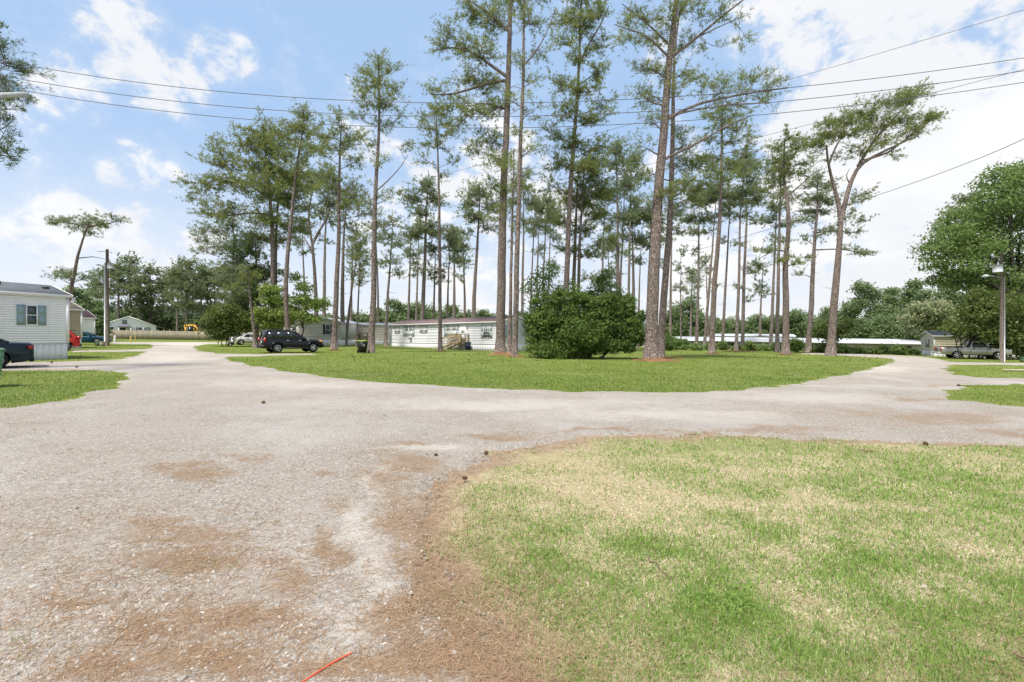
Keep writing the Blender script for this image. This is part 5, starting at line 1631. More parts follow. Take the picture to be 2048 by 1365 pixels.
for (pth, w_, lb, sd_) in (
    ([(843, 690), (846, 600), (850, 520), (853, 420), (856, 360)], 9.5, [(850, 372, 30, 18, .8), (820, 392, 28, 18, .7), (872, 400, 28, 20, .7), (838, 425, 30, 16, .7), (860, 455, 38, 16, .9), (830, 470, 26, 12, .7), (880, 470, 22, 12, .6)], 31),
    ([(816, 690), (818, 580), (822, 470)], 6.5, [(822, 465, 18, 20, .5), (816, 510, 22, 18, .5), (832, 545, 18, 12, .4)], 32),
    ([(771, 693), (774, 610), (780, 530), (785, 450)], 7, [(786, 448, 18, 16, .7), (770, 475, 22, 16, .6), (800, 490, 20, 18, .6), (778, 520, 26, 16, .5), (800, 545, 18, 14, .5)], 33),
    ([(868, 690), (868, 610), (870, 500)], 6, [(870, 505, 18, 22, .6), (860, 545, 18, 18, .5), (880, 560, 14, 14, .4)], 34),
    ([(894, 690), (895, 610), (899, 490)], 5.5, [(898, 488, 20, 20, .5), (915, 520, 22, 10, .4), (885, 540, 18, 12, .4)], 35),
    ([(947, 691), (948, 590), (955, 490), (960, 390)], 9.5, [(960, 385, 34, 18, .8), (930, 405, 28, 16, .7), (990, 410, 28, 18, .7), (950, 435, 40, 16, .7), (985, 455, 26, 12, .5), (930, 465, 22, 10, .4)], 36),
    ([(1044, 697), (1045, 570), (1047, 470), (1048, 370)], 6.5, [(1048, 370, 24, 22, .7), (1030, 400, 22, 18, .6), (1068, 405, 22, 18, .6), (1048, 440, 28, 16, .5)], 37),
    ([(1073, 692), (1074, 570), (1079, 420)], 5.5, [(1078, 415, 20, 22, .6), (1066, 450, 18, 16, .5), (1078, 500, 16, 16, .4)], 38),
    ([(1083, 692), (1086, 560), (1094, 410)], 5.5, [(1096, 400, 22, 24, .6), (1108, 440, 20, 18, .5), (1085, 460, 18, 18, .4)], 39),
    ([(1095, 690), (1097, 560), (1102, 430)], 5, [(1106, 425, 22, 22, .6), (1114, 470, 18, 18, .4), (1108, 530, 14, 16, .4)], 40),
    ([(1203, 695), (1205, 540), (1210, 390)], 6, [(1210, 388, 26, 26, .6), (1195, 430, 24, 20, .6), (1222, 450, 22, 20, .5), (1205, 500, 20, 16, .4)], 41),
    ([(1234, 699), (1235, 560), (1236, 420), (1233, 300)], 9, [(1232, 300, 28, 24, .7), (1214, 330, 26, 20, .6), (1250, 340, 26, 20, .6), (1230, 385, 32, 18, .6), (1255, 430, 28, 18, .6), (1222, 480, 26, 14, .6), (1248, 500, 24, 12, .5)], 42),
    ([(1244, 698), (1240, 580), (1245, 470), (1248, 380)], 6.5, [(1255, 372, 26, 26, .6), (1270, 420, 22, 18, .5), (1245, 440, 22, 16, .4)], 43),
    ([(1256, 696), (1258, 540), (1263, 330)], 6.5, [(1264, 320, 26, 26, .7), (1282, 355, 22, 20, .6), (1252, 370, 22, 20, .5), (1272, 400, 24, 14, .5)], 44),
    ([(1266, 695), (1267, 560), (1264, 450)], 9, [(1266, 440, 30, 22, .8), (1288, 430, 24, 18, .7), (1250, 470, 22, 14, .6), (1280, 478, 20, 14, .6)], 45),
    ([(1276, 693), (1279, 570), (1282, 490)], 5.5, [(1283, 486, 18, 18, .6), (1276, 520, 18, 14, .5)], 46),
    ([(1293, 695), (1297, 560), (1301, 440)], 6.5, [(1301, 436, 24, 24, .6), (1316, 470, 18, 16, .5), (1290, 490, 18, 14, .4)], 47),
    ([(1341, 700), (1342, 560), (1345, 430)], 6.5, [(1346, 425, 24, 24, .6), (1360, 460, 18, 14, .5), (1334, 480, 18, 14, .4)], 48),
):
    BACK[sd_] = pine(OWN.get(sd_, LB), pth, w_, lb, seed=sd_, group=G_BACK, dead=2, k=6, dens=1.2)
# thinner ones farther off, seen in the gaps
G_GAP = 'thin far pines seen through the gaps'
for i, (sd_, u, Y_, s_) in enumerate(((32, 702, 92, 1.1), (38, 757, 100, 1.1), (35, 832, 98, 1.2), (36, 908, 96, .95), (32, 930, 90, 1.15), (39, 1060, 98, 1.1), (34, 1221, 100, 1.3),
                                      (38, 1312, 96, 1.1), (33, 1380, 100, 1.1), (35, 1416, 104, 1.15), (34, 1521, 104, 1.2), (46, 648, 92, 1.4), (47, 612, 96, 1.0))):
    c_ = copy_tree(BACK[sd_]); x = (u - U0) / F * Y_
    c_.location = (x, Y_, Zg(x, Y_)); c_.scale = (s_, s_, s_ * random.Random(i).uniform(.9, 1.12)); c_.rotation_euler.z = 1.1 + i * 2.3
    tag(c_, 'thin far pine seen in a gap between the nearer pine trunks', 'pine tree', G_GAP)
# -- the big ones at the front of the lawn
pine('stout pine with heavy left limbs rising from the straw mound', [(1000, 707), (1003, 560), (1007, 360), (1014, 237), (1018, 105), (1022, -60), (1025, -190)], 18.5,
     [(985, 40, 40, 26, .8), (940, 20, 42, 22, .7), (900, 62, 26, 12, .7), (925, 85, 36, 18, .7), (885, 90, 24, 12, .7), (960, 105, 40, 20, .7), (1015, -40, 60, 36, .7), (990, -120, 60, 40, .7), (950, -50, 50, 26, .6), (930, 150, 36, 16, .6), (970, 165, 40, 20, .7),
      (885, 185, 28, 10, .7), (870, 175, 18, 8, .6), (910, 215, 38, 12, .7), (880, 235, 24, 14, .6), (950, 235, 40, 18, .6), (990, 215, 36, 22, .7), (915, 265, 30, 14, .5), (985, 280, 34, 20, .6), (945, 300, 34, 14, .5), (1000, 330, 36, 18, .6), (970, 370, 34, 14, .5), (1015, 390, 26, 14, .5), (985, 430, 24, 10, .4)],
     [([(1013, 155), (980, 128), (945, 100), (905, 88), (872, 92)], 7), ([(1013, 160), (985, 165), (935, 182), (900, 192), (862, 192)], 7), ([(1012, 215), (970, 205), (930, 210)], 4), ([(1016, 70), (975, 30), (930, 10)], 5)], seed=51, dens=1.45)
pine('paler slim pine leaning over the pine straw right of the stout one', [(1029, 715), (1033, 560), (1038, 380), (1043, 237), (1049, 130), (1046, 30), (1052, -120)], 11.5,
     [(1062, 40, 30, 26, .7), (1040, -20, 40, 30, .7), (1075, -30, 36, 30, .6), (1080, 95, 24, 18, .5), (1055, -90, 50, 30, .6), (1030, 120, 24, 18, .5), (1072, 160, 24, 16, .4), (1030, 195, 24, 14, .5), (1068, 225, 26, 14, .5), (1035, 270, 26, 14, .5), (1068, 300, 28, 14, .5), (1050, 345, 28, 12, .4)],
     [([(1049, 130), (1075, 100), (1092, 70), (1112, 20)], 4), ([(1045, 215), (1020, 200), (995, 198)], 3)], seed=52, dead=5, dens=1.4)
pine('thin dark pine squeezed between the two on the straw mound', [(1019, 710), (1021, 580), (1025, 420), (1028, 300)], 8, [(1020, 330, 24, 20, .5), (1035, 370, 24, 18, .5), (1012, 420, 24, 16, .4), (1030, 470, 20, 12, .4)], seed=53, dens=1.4)
pine('tall leaning pine behind the left half of the big bush', [(1128, 704), (1133, 560), (1141, 370), (1153, 237), (1158, 130), (1163, 10), (1166, -60)], 12,
     [(1160, -10, 34, 26, .8), (1130, 25, 30, 20, .7), (1190, 30, 30, 22, .7), (1160, 60, 40, 20, .8), (1120, 85, 26, 16, .5), (1200, 85, 26, 18, .6), (1150, 120, 36, 18, .6), (1195, 150, 30, 18, .6), (1120, 165, 30, 18, .6), (1165, 185, 40, 18, .7), (1215, 205, 24, 14, .6), (1125, 225, 34, 18, .7), (1185, 240, 40, 18, .7), (1100, 265, 28, 16, .6), (1150, 280, 40, 18, .8), (1205, 290, 32, 16, .6), (1120, 325, 36, 18, .7), (1175, 335, 40, 18, .7), (1100, 370, 26, 14, .5)],
     [([(1157, 130), (1175, 95), (1200, 55), (1215, 20)], 5), ([(1155, 170), (1185, 150), (1220, 105)], 3)], seed=54, dens=1.35)
pine('pine with dark trunk close behind the big bush', [(1144, 702), (1146, 580), (1152, 430), (1158, 330)], 10, [(1140, 395, 34, 22, .7), (1175, 400, 34, 22, .7), (1120, 440, 28, 16, .6), (1165, 460, 36, 16, .7), (1135, 500, 28, 14, .6), (1180, 510, 28, 14, .6), (1190, 360, 30, 20, .6)], seed=55, dens=1.5)
pine('slender pine just right of the dark trunk behind the big bush', [(1154, 703), (1157, 570), (1164, 410), (1172, 300)], 8.5, [(1185, 330, 32, 24, .7), (1205, 380, 30, 20, .7), (1160, 370, 28, 18, .6), (1195, 430, 32, 16, .6), (1215, 480, 26, 12, .6), (1180, 555, 24, 10, .4)], seed=56, dens=1.5)
pine('huge thick-barked pine with long right limbs beside the big bush', [(1301, 721), (1306, 600), (1314, 480), (1323, 340), (1332, 240), (1338, 120), (1350, 0), (1360, -160)], 25,
     [(1330, 40, 36, 22, .7), (1285, 20, 40, 20, .7), (1250, 45, 24, 14, .6), (1255, 85, 30, 14, .6), (1300, 80, 34, 18, .7), (1385, 25, 36, 16, .6), (1430, 20, 34, 14, .6), (1470, 40, 30, 10, .5), (1495, 75, 22, 6, .4), (1375, 80, 34, 16, .5), (1420, 100, 26, 12, .5), (1280, 130, 34, 16, .6), (1325, 140, 34, 18, .6), (1375, 140, 24, 14, .5),
      (1265, 185, 26, 12, .5), (1305, 190, 34, 16, .6), (1360, 185, 24, 14, .5), (1450, 175, 32, 14, .9), (1500, 165, 36, 12, 1), (1545, 172, 28, 9, 1), (1425, 200, 32, 9, .7), (1480, 200, 34, 9, .8), (1535, 200, 30, 7, .8), (1410, 165, 24, 9, .6), (1305, 245, 30, 16, .6), (1365, 250, 24, 14, .5), (1290, 290, 26, 14, .5), (1350, -60, 70, 36, .7), (1400, -50, 50, 30, .5), (1345, -140, 70, 40, .7), (1290, -40, 46, 26, .6),
      (1350, 375, 30, 14, 1.1), (1325, 395, 20, 9, 1), (1372, 365, 20, 9, .9), (1300, 400, 18, 8, .7)],
     [([(1332, 318), (1400, 285), (1450, 255), (1501, 236)], 6), ([(1334, 240), (1380, 214), (1425, 202), (1500, 188), (1572, 180)], 7), ([(1336, 232), (1390, 222), (1450, 214), (1530, 212)], 4), ([(1342, 117), (1400, 70), (1440, 35), (1484, 0), (1512, -22)], 6.5), ([(1395, 75), (1440, 52), (1490, 30)], 3), ([(1340, 95), (1300, 50), (1245, 5)], 5), ([(1337, 115), (1290, 75), (1225, 60)], 5), ([(1345, 60), (1365, 20), (1385, -10)], 4)], seed=57, dead=6, dens=1.4)
pine('second thick pine leaning behind the huge one by the big bush', [(1320, 716), (1327, 600), (1333, 490), (1338, 400), (1342, 300), (1345, 200), (1352, 110), (1360, 20)], 15,
     [(1385, 330, 36, 18, .7), (1372, 290, 28, 16, .6), (1400, 380, 36, 14, .7), (1375, 410, 30, 14, .6), (1355, 330, 26, 16, .5), (1390, 160, 24, 14, .4), (1310, 440, 22, 10, .5), (1290, 345, 24, 14, .4)], [([(1340, 400), (1365, 385), (1400, 345)], 4)], seed=58, dens=1.35)
pine('young spindly pine with sparse whorls right of the huge pine', [(1362, 697), (1362, 610), (1364, 500)], 3.6, [(1364, 505, 9, 10, .6), (1358, 535, 14, 9, .5), (1372, 545, 15, 8, .5), (1362, 575, 20, 9, .5), (1376, 585, 14, 7, .5), (1354, 610, 12, 6, .4)], seed=59, dead=2)
# -- the right-hand rows
G_R = 'bare-trunked pines on the right half of the lawn'
for (pth, w_, lb, sd_) in (
    ([(1393, 698), (1396, 570), (1400, 410)], 7, [(1400, 405, 28, 18, .8), (1382, 430, 26, 16, .7), (1415, 440, 24, 14, .6), (1398, 465, 30, 12, .6), (1385, 500, 18, 8, .4), (1408, 545, 14, 6, .4), (1385, 380, 26, 16, .6)], 61),
    ([(1408, 700), (1417, 580), (1426, 470), (1432, 390)], 6.5, [(1432, 385, 28, 20, .8), (1412, 400, 24, 16, .7), (1450, 410, 22, 14, .6), (1430, 435, 28, 12, .5)], 62),
    ([(1444, 700), (1451, 570), (1459, 400)], 6.5, [(1460, 395, 30, 16, .9), (1440, 385, 24, 14, .8), (1482, 405, 24, 12, .7), (1462, 430, 28, 10, .5), (1448, 480, 16, 6, .4)], 64),
    ([(1472, 702), (1478, 570), (1482, 420), (1486, 330)], 7, [(1486, 330, 26, 16, .8), (1468, 355, 24, 14, .7), (1508, 360, 26, 16, .7), (1485, 385, 34, 14, .9), (1515, 400, 20, 12, .6), (1490, 430, 28, 10, .5)], 65),
    ([(1485, 698), (1487, 570), (1493, 430), (1491, 310)], 7.5, [(1491, 308, 24, 16, .8), (1512, 330, 22, 16, .7), (1475, 335, 20, 14, .6), (1510, 400, 26, 16, .7), (1520, 440, 18, 8, .5), (1475, 490, 20, 6, .5), (1502, 545, 16, 8, .6), (1478, 575, 14, 6, .5), (1500, 600, 14, 5, .5)], 66),
    ([(1541, 700), (1547, 570), (1553, 420)], 7, [(1552, 415, 26, 18, .7), (1535, 440, 22, 12, .6), (1565, 450, 18, 10, .5), (1540, 480, 22, 8, .5)], 67),
    ([(1554, 705), (1557, 570), (1561, 430), (1563, 320)], 8, [(1560, 330, 24, 18, .6), (1542, 355, 22, 14, .6), (1550, 395, 28, 12, .6), (1535, 500, 20, 7, .6), (1570, 480, 14, 8, .4)], 68),
):
    pine(OWN.get(sd_), pth, w_, lb, seed=sd_, group=G_R, dead=5, dens=1.25)
pine('taller pine with mottled trunk foot and layered crown in the right row', [(1423, 707), (1429, 590), (1436, 460), (1443, 330), (1449, 212)], 12,
     [(1450, 214, 20, 10, .9), (1428, 232, 26, 12, .8), (1474, 230, 26, 12, .8), (1448, 252, 36, 12, .8), (1495, 252, 24, 10, .7), (1415, 270, 28, 12, .7), (1470, 282, 34, 12, .7), (1512, 285, 20, 8, .5), (1430, 310, 40, 14, .7), (1470, 330, 34, 14, .7), (1405, 340, 28, 14, .7), (1445, 362, 40, 14, .8)], seed=63)
pine('pine with kinked trunk and dense narrow crown left of the forked pine', [(1571, 709), (1573, 600), (1575, 510), (1577, 470), (1570, 425), (1573, 360), (1576, 275)], 13.5,
     [(1577, 276, 18, 10, 1), (1558, 294, 22, 12, .9), (1598, 292, 24, 12, .9), (1575, 316, 34, 12, 1), (1610, 322, 20, 10, .8), (1545, 335, 24, 12, .8), (1590, 345, 30, 12, .8), (1560, 362, 30, 12, .7), (1615, 352, 16, 8, .5), (1530, 378, 20, 10, .6), (1590, 390, 24, 10, .6), (1598, 440, 20, 8, .6), (1530, 500, 22, 7, .8), (1592, 525, 20, 9, .9), (1560, 520, 18, 8, .7)],
     [([(1574, 502), (1550, 500), (1520, 518)], 4), ([(1571, 395), (1600, 370), (1620, 350)], 3.5)], seed=69)
pine('pine with drooping flat right branches behind the forked pine', [(1616, 704), (1622, 610), (1630, 490), (1635, 410), (1640, 345)], 10.5,
     [(1641, 350, 18, 10, .9), (1622, 368, 24, 11, .9), (1660, 370, 24, 11, .9), (1640, 392, 34, 12, 1), (1612, 405, 20, 10, .8), (1672, 400, 24, 10, .8), (1645, 420, 36, 12, .9), (1615, 440, 20, 9, .6), (1690, 430, 24, 8, .7), (1720, 440, 24, 6, .6), (1665, 455, 28, 8, .7), (1715, 462, 34, 5, .8), (1690, 500, 22, 5, .7), (1732, 508, 30, 6, .9), (1612, 480, 18, 6, .6), (1605, 520, 16, 6, .6), (1640, 470, 24, 8, .5), (1600, 545, 14, 4, .4)],
     [([(1631, 500), (1680, 498), (1720, 506), (1750, 512)], 3), ([(1633, 465), (1680, 462), (1725, 466)], 3)], seed=70, dead=9)
pine('leaning forked pine with flat windswept crown at the lawn edge', [(1661, 712), (1668, 610), (1677, 510), (1684, 438), (1677, 390), (1672, 362), (1655, 331), (1638, 300)], 15.5,
     [(1628, 282, 26, 14, 1), (1655, 262, 32, 15, 1), (1690, 238, 36, 15, 1.1), (1735, 215, 38, 15, 1.2), (1785, 200, 38, 13, 1.2), (1832, 190, 28, 12, 1.4), (1848, 175, 14, 6, 1.2), (1700, 270, 40, 13, 1), (1755, 250, 42, 13, 1.1), (1805, 240, 36, 10, .9), (1855, 235, 32, 9, 1.2), (1880, 228, 16, 6, 1.2), (1825, 265, 40, 8, 1), (1770, 285, 44, 8, .9), (1715, 300, 40, 9, .8), (1640, 300, 24, 8, .8), (1690, 315, 26, 7, .6), (1790, 310, 20, 6, .6), (1715, 400, 30, 8, .6), (1745, 385, 20, 6, .6)],
     [([(1684, 445), (1692, 395), (1706, 345), (1729, 321), (1775, 300), (1820, 278)], 10), ([(1716, 333), (1745, 285), (1790, 235), (1830, 195)], 6), ([(1655, 331), (1675, 290), (1700, 255)], 5), ([(1700, 370), (1695, 350), (1706, 335)], 3), ([(1729, 321), (1780, 305), (1850, 245)], 5)], seed=71, dens=1.1)
# -- left: windswept flat top, near branch
pine('leaning flat-topped pine above the left mobile homes', [(128, 692), (137, 590), (153, 525), (168, 492), (180, 466), (190, 447)], 9.5,
     [(112, 446, 16, 5, 1.2), (135, 444, 22, 6, 1.2), (165, 446, 22, 7, 1.1), (150, 460, 20, 6, .9), (172, 470, 14, 6, .7), (205, 443, 20, 6, 1.1), (228, 438, 18, 5, 1.2), (215, 452, 14, 4, .9), (118, 546, 18, 5, 1), (140, 552, 20, 5, 1), (165, 556, 14, 4, .9), (120, 556, 14, 3, .8)],
     [([(184, 458), (160, 450), (125, 446)], 4), ([(186, 456), (205, 448), (230, 440)], 4), ([(158, 518), (178, 512), (196, 516)], 2.5)], seed=72, mat=NEEDLEF, dens=1.4, dead=2)
pine('near pine whose dark needle sprays hang beside the cross-arm', [(-95, 790), (-92, 500), (-90, 200), (-85, -100)], 46,
     [(20, 125, 30, 12, 1.2), (38, 130, 20, 9, 1.3), (5, 90, 20, 8, 1), (-10, 65, 14, 6, 1), (15, 160, 24, 8, 1.1), (5, 185, 20, 8, 1), (45, 205, 20, 6, 1.0), (8, 215, 22, 8, 1), (-10, 240, 20, 8, .9), (8, 300, 20, 6, 1), (22, 318, 14, 4, 1.1), (-60, 150, 50, 40, .25), (-100, 60, 80, 50, .2), (-120, 250, 60, 40, .2), (-90, -40, 80, 50, .2)],
     [([(-91, 230), (-40, 150), (0, 135), (40, 128)], 8), ([(-91, 320), (-45, 305), (10, 305)], 5)], seed=73, k=12, dens=1.35, dead=2, kn=5, mat=MATS['dark_pine_needles'], Y=17.0, tuft=.6)
# -- far pines behind the fence and the left yard: copies of three
G_F = 'far pines lined up behind the fence'
LF = 'far grey-green pine in the line behind the wooden fence'
protos = []
for i, (u, lb) in enumerate(((300, [(302, 545, 24, 12, .9), (285, 560, 20, 12, .8), (318, 565, 20, 12, .8), (300, 585, 30, 12, .9), (290, 612, 22, 12, .7), (312, 618, 20, 10, .7)]),
                             (354, [(356, 542, 18, 12, .9), (345, 560, 18, 10, .8), (368, 566, 16, 10, .7), (352, 590, 24, 10, .7), (362, 615, 18, 10, .5)]),
                             (401, [(402, 538, 16, 12, .9), (392, 556, 18, 10, .8), (412, 562, 18, 10, .8), (402, 585, 24, 12, .8), (396, 612, 20, 10, .5)]))):
    protos.append(pine(LF, [(u, 677), (u + 1, 600), (u + 2, 540)], 5, lb, seed=80 + i, group=G_F, Y=108.0, tuft=1.5, k=5, kn=4, dead=1, dens=.6))
for i, (u, Y_, s_) in enumerate(((208, 112, .92), (236, 104, 1.08), (262, 118, 1.1), (283, 106, .9), (325, 115, .95), (343, 125, 1.0), (372, 102, 1.0), (386, 118, 1.05), (416, 110, 1.0), (430, 120, 1.1), (448, 104, .95), (470, 118, 1.0), (490, 125, 1.05), (186, 125, .9))):
    c_ = copy_tree(protos[i % 3]); x = (u - U0) / F * Y_
    c_.location = (x, Y_, Zg(x, Y_)); c_.scale = (s_, s_, s_ * random.Random(i).uniform(.9, 1.1)); c_.rotation_euler.z = i * 1.3

# ------------------------------------------------------------------ broadleaf trees and shrubs


def leafy(name, label, cat, base, blobs_, trunk, nleaf, size, mat, bark=BARKD, seed=1, group=None, spread=.32, stems=None, shell=.55, clump=26, droop=0.0, kind=None):
    """blobs_: (x, y, z, rx, ry, rz) foliage masses relative to the foot"""
    rng = np.random.default_rng(seed)
    root = thing(name, label, cat, (base[0], base[1], Zg(*base)), 0, group)
    B = np.array(blobs_, float)
    vol = (B[:, 3] * B[:, 4] * B[:, 5]) ** (2 / 3.); pr = vol / vol.sum()
    nc = max(8, nleaf // clump)
    idx = rng.choice(len(B), nc, p=pr)
    o = rng.standard_normal((nc, 3)); o /= np.linalg.norm(o, axis=1, keepdims=True)
    rad = shell + (1.0 - shell) * rng.uniform(0, 1, (nc, 1)) + rng.normal(0, .10, (nc, 1))
    C = B[idx, :3] + o * rad * B[idx, 3:6]
    C[:, 2] = np.maximum(C[:, 2], .08)
    n = nc * clump
    cs = spread * (B[idx, 3:6].mean(1)) ** .5
    off = rng.standard_normal((nc, clump, 3)) * cs[:, None, None] * np.array((1, 1, .55))
    P = (C[:, None, :] + off).reshape(-1, 3); P[:, 2] = np.maximum(P[:, 2], .03)
    nrm = np.repeat(o, clump, 0) * .5 + rng.standard_normal((n, 3)) * .75 + np.array((0, 0, .35)); nrm /= np.linalg.norm(nrm, axis=1, keepdims=True)
    tv = np.cross(nrm, rng.standard_normal((n, 3))); tv /= (np.linalg.norm(tv, axis=1, keepdims=True) + 1e-9); sv = np.cross(nrm, tv)
    s = size * rng.uniform(.65, 1.3, (n, 1))
    V = np.stack([P - tv * s * .6, P + sv * s * .36 + nrm * s * .08, P + tv * s * .6, P - sv * s * .36 + nrm * s * .08], 1)
    cv = rng.uniform(0, 1, nc)
    g = Geo(); g.add(V.reshape(-1, 3), np.arange(n * 4).reshape(-1, 4), np.clip(np.repeat(cv, clump) * .75 + rng.uniform(0, .3, n), 0, 1))
    g.build('foliage' if cat == 'shrub' else 'crown', mat, root)
    g = Geo()
    tr = trunk[0]; H = trunk[1]
    for (sx, sy) in (stems or ((0, 0),)):
        top = np.array((sx * 4 + trunk[2] if len(trunk) > 2 else sx * 3, sy * 3, H))
        pts = curve((sx, sy, -.15), top, 0, rng, 6, .05)
        g.tube(pts, np.linspace(tr, tr * .4, 6), 7)
        for b in B:
            c = b[:3]
            j = pts[min(5, 2 + int(3 * rng.uniform()))]
            if stems is None or rng.uniform() < .6:
                g.tube(curve(j, c, .05, rng, 5, .12), np.linspace(tr * .45, tr * .1, 5), 5, cap=False)
    g.build('stem' if cat == 'shrub' else 'trunk', bark, root, smooth=True)
    return root


def iblobs(base, Y, lst, depth=.9):
    x0 = base[0]; z0 = Zg(*base)
    r = []
    rg = random.Random(int(base[0] * 10))
    for (u, v, ru, rv) in lst:
        p = at(u, v, Y)
        r.append((p[0] - x0, rg.uniform(-.5, .5) * ru * Y / F * depth, p[2] - z0, ru * Y / F, ru * Y / F * depth, rv * Y / F))
    return r


# the big glossy bush
bs = G(1172, 720.5); bs = (bs[0], bs[1] + 2.2); BY = bs[1]
leafy('evergreen_bush', 'huge dark green glossy bush on the lawn beside the huge pine', 'shrub', bs,
      iblobs(bs, BY, [(1112, 672, 46, 34), (1160, 662, 44, 38), (1205, 650, 42, 40), (1092, 640, 30, 26), (1135, 622, 32, 24), (1190, 616, 30, 26), (1238, 636, 30, 28), (1105, 700, 46, 18), (1155, 700, 46, 18), (1215, 690, 34, 16), (1262, 660, 22, 26), (1252, 690, 22, 14), (1075, 668, 18, 26), (1160, 596, 16, 12), (1222, 602, 16, 14), (1270, 640, 14, 14), (1105, 610, 14, 12), (1078, 700, 14, 12), (1278, 678, 12, 12)] + [(1072 + 17 * q + (q * 37 % 11), 600 + (q * 53 % 26) - 8 * math.sin(q * .5), 6 + q % 3 * 2, 13 + (q * 29 % 14)) for q in range(12)] + [(1062, 640, 8, 18), (1286, 630, 8, 16), (1058, 690, 8, 12)]),
      (.10, 2.6), 52000, .15, LEAFB, seed=201, spread=.21, stems=((0, 0), (.6, .2), (-.7, .1), (1.4, .3), (-1.5, .2)), shell=.55, clump=24)
# light green saplings behind the bush
for (u, v, lst, sd_, lab) in ((1085, 703, [(1075, 580, 28, 34), (1092, 545, 24, 26), (1070, 625, 24, 26), (1112, 595, 28, 26), (1065, 655, 18, 24), (1135, 580, 22, 22)], 202, 'light green sapling standing left behind the big bush'),
                              (1205, 702, [(1200, 568, 18, 20), (1185, 595, 22, 18), (1222, 585, 22, 20), (1250, 605, 20, 18), (1212, 550, 12, 14)], 203, 'light green sapling poking up behind the big bush')):
    b = G(u, v)
    leafy('sapling', lab, 'tree', b, iblobs(b, b[1], lst), (.06, 5.0), 4200, .22, LEAF, seed=sd_, spread=.3, clump=12)
# shrub by the white sedan
b = G(452, 693.5)
leafy('bushy_shrub', 'dark round shrub with several thin stems at the left lawn tip', 'shrub', b, iblobs(b, b[1], [(445, 645, 30, 20), (475, 640, 24, 20), (425, 640, 18, 16), (455, 622, 30, 14), (440, 665, 24, 12), (470, 660, 20, 12), (490, 650, 14, 14), (430, 655, 18, 12)]),
      (.06, 1.9), 9000, .21, LEAFC, seed=204, spread=.25, stems=((-.25, 0), (.1, .1), (.3, -.05), (-.05, .15), (.45, .1)), clump=18)
# young maples by the SUV
for (u, v, lst, sd_, lab) in ((604, 694, [(600, 600, 32, 12), (570, 618, 26, 10), (625, 612, 28, 10), (600, 632, 36, 10), (575, 648, 28, 8), (630, 640, 24, 8), (610, 575, 20, 12), (592, 555, 14, 10), (645, 605, 18, 8)], 205, 'fresh green young maple spreading behind the SUV roof'),
                              (548, 695, [(545, 600, 26, 12), (530, 625, 22, 10), (560, 628, 24, 10), (520, 640, 18, 8), (540, 580, 20, 10), (545, 650, 18, 7)], 206, 'fresh green young maple between the SUV tail and shrub')):
    b = G(u, v)
    leafy('maple_sapling', lab, 'tree', b, iblobs(b, b[1], lst), (.09, 5.2), 5200, .24, LEAFM, seed=sd_, spread=.3, clump=12, shell=.3)
# big oak on the right
OY = 52.0; ob = ((2040 - U0) / F * OY, OY)
leafy('oak_tree', 'very large leafy oak towering over the right utility pole', 'tree', ob,
      iblobs(ob, OY, [(2010, 360, 44, 30), (1985, 405, 46, 30), (2040, 420, 60, 40), (1945, 440, 44, 26), (1905, 470, 40, 22), (1880, 500, 38, 22), (1860, 528, 24, 14), (1940, 500, 46, 28), (1990, 480, 50, 34), (2060, 500, 60, 40), (1910, 535, 40, 22), (1960, 555, 46, 26), (2020, 560, 50, 30), (2090, 420, 60, 50), (2130, 500, 60, 60), (2080, 350, 50, 36), (2160, 410, 60, 50), (2100, 580, 60, 40), (2180, 560, 60, 50), (1880, 560, 22, 12)]),
      (.5, 10.0), 56000, .25, LEAF, seed=207, spread=.34, clump=20, shell=.6)
# pine-ish grey tree behind the oak
pine('grey-green pine peeping out left of the oak crown', [(1938, 700), (1938, 560), (1940, 400)], 9, [(1940, 400, 26, 12, .9), (1920, 425, 30, 12, .9), (1955, 430, 24, 12, .8), (1905, 455, 26, 12, .9), (1935, 460, 34, 12, .9), (1895, 490, 26, 10, .8)], seed=208, Y=85, tuft=1.4, k=5)
# crape-like shrub at the right pole
cb = G(1985, 721); cb = (cb[0], cb[1] + 2.5)
leafy('crape_myrtle', 'broad dark multi-stem crape myrtle behind the right utility pole', 'shrub', cb,
      iblobs(cb, cb[1], [(1960, 625, 44, 32), (2010, 615, 46, 36), (1930, 655, 30, 20), (1965, 668, 34, 20), (2010, 665, 40, 28), (1905, 660, 14, 8), (1990, 690, 26, 22), (2025, 690, 34, 26), (2060, 640, 44, 44), (1960, 595, 26, 18), (2065, 695, 34, 24), (1985, 708, 20, 12)]),
      (.07, 3.2), 17000, .25, LEAFC, seed=209, spread=.3, stems=((-.5, 0), (-.2, .1), (.2, 0), (.5, .2), (.9, 0), (1.3, .2)), clump=18, shell=.5)
G_W = 'broadleaf trees massed beyond the right hedge'
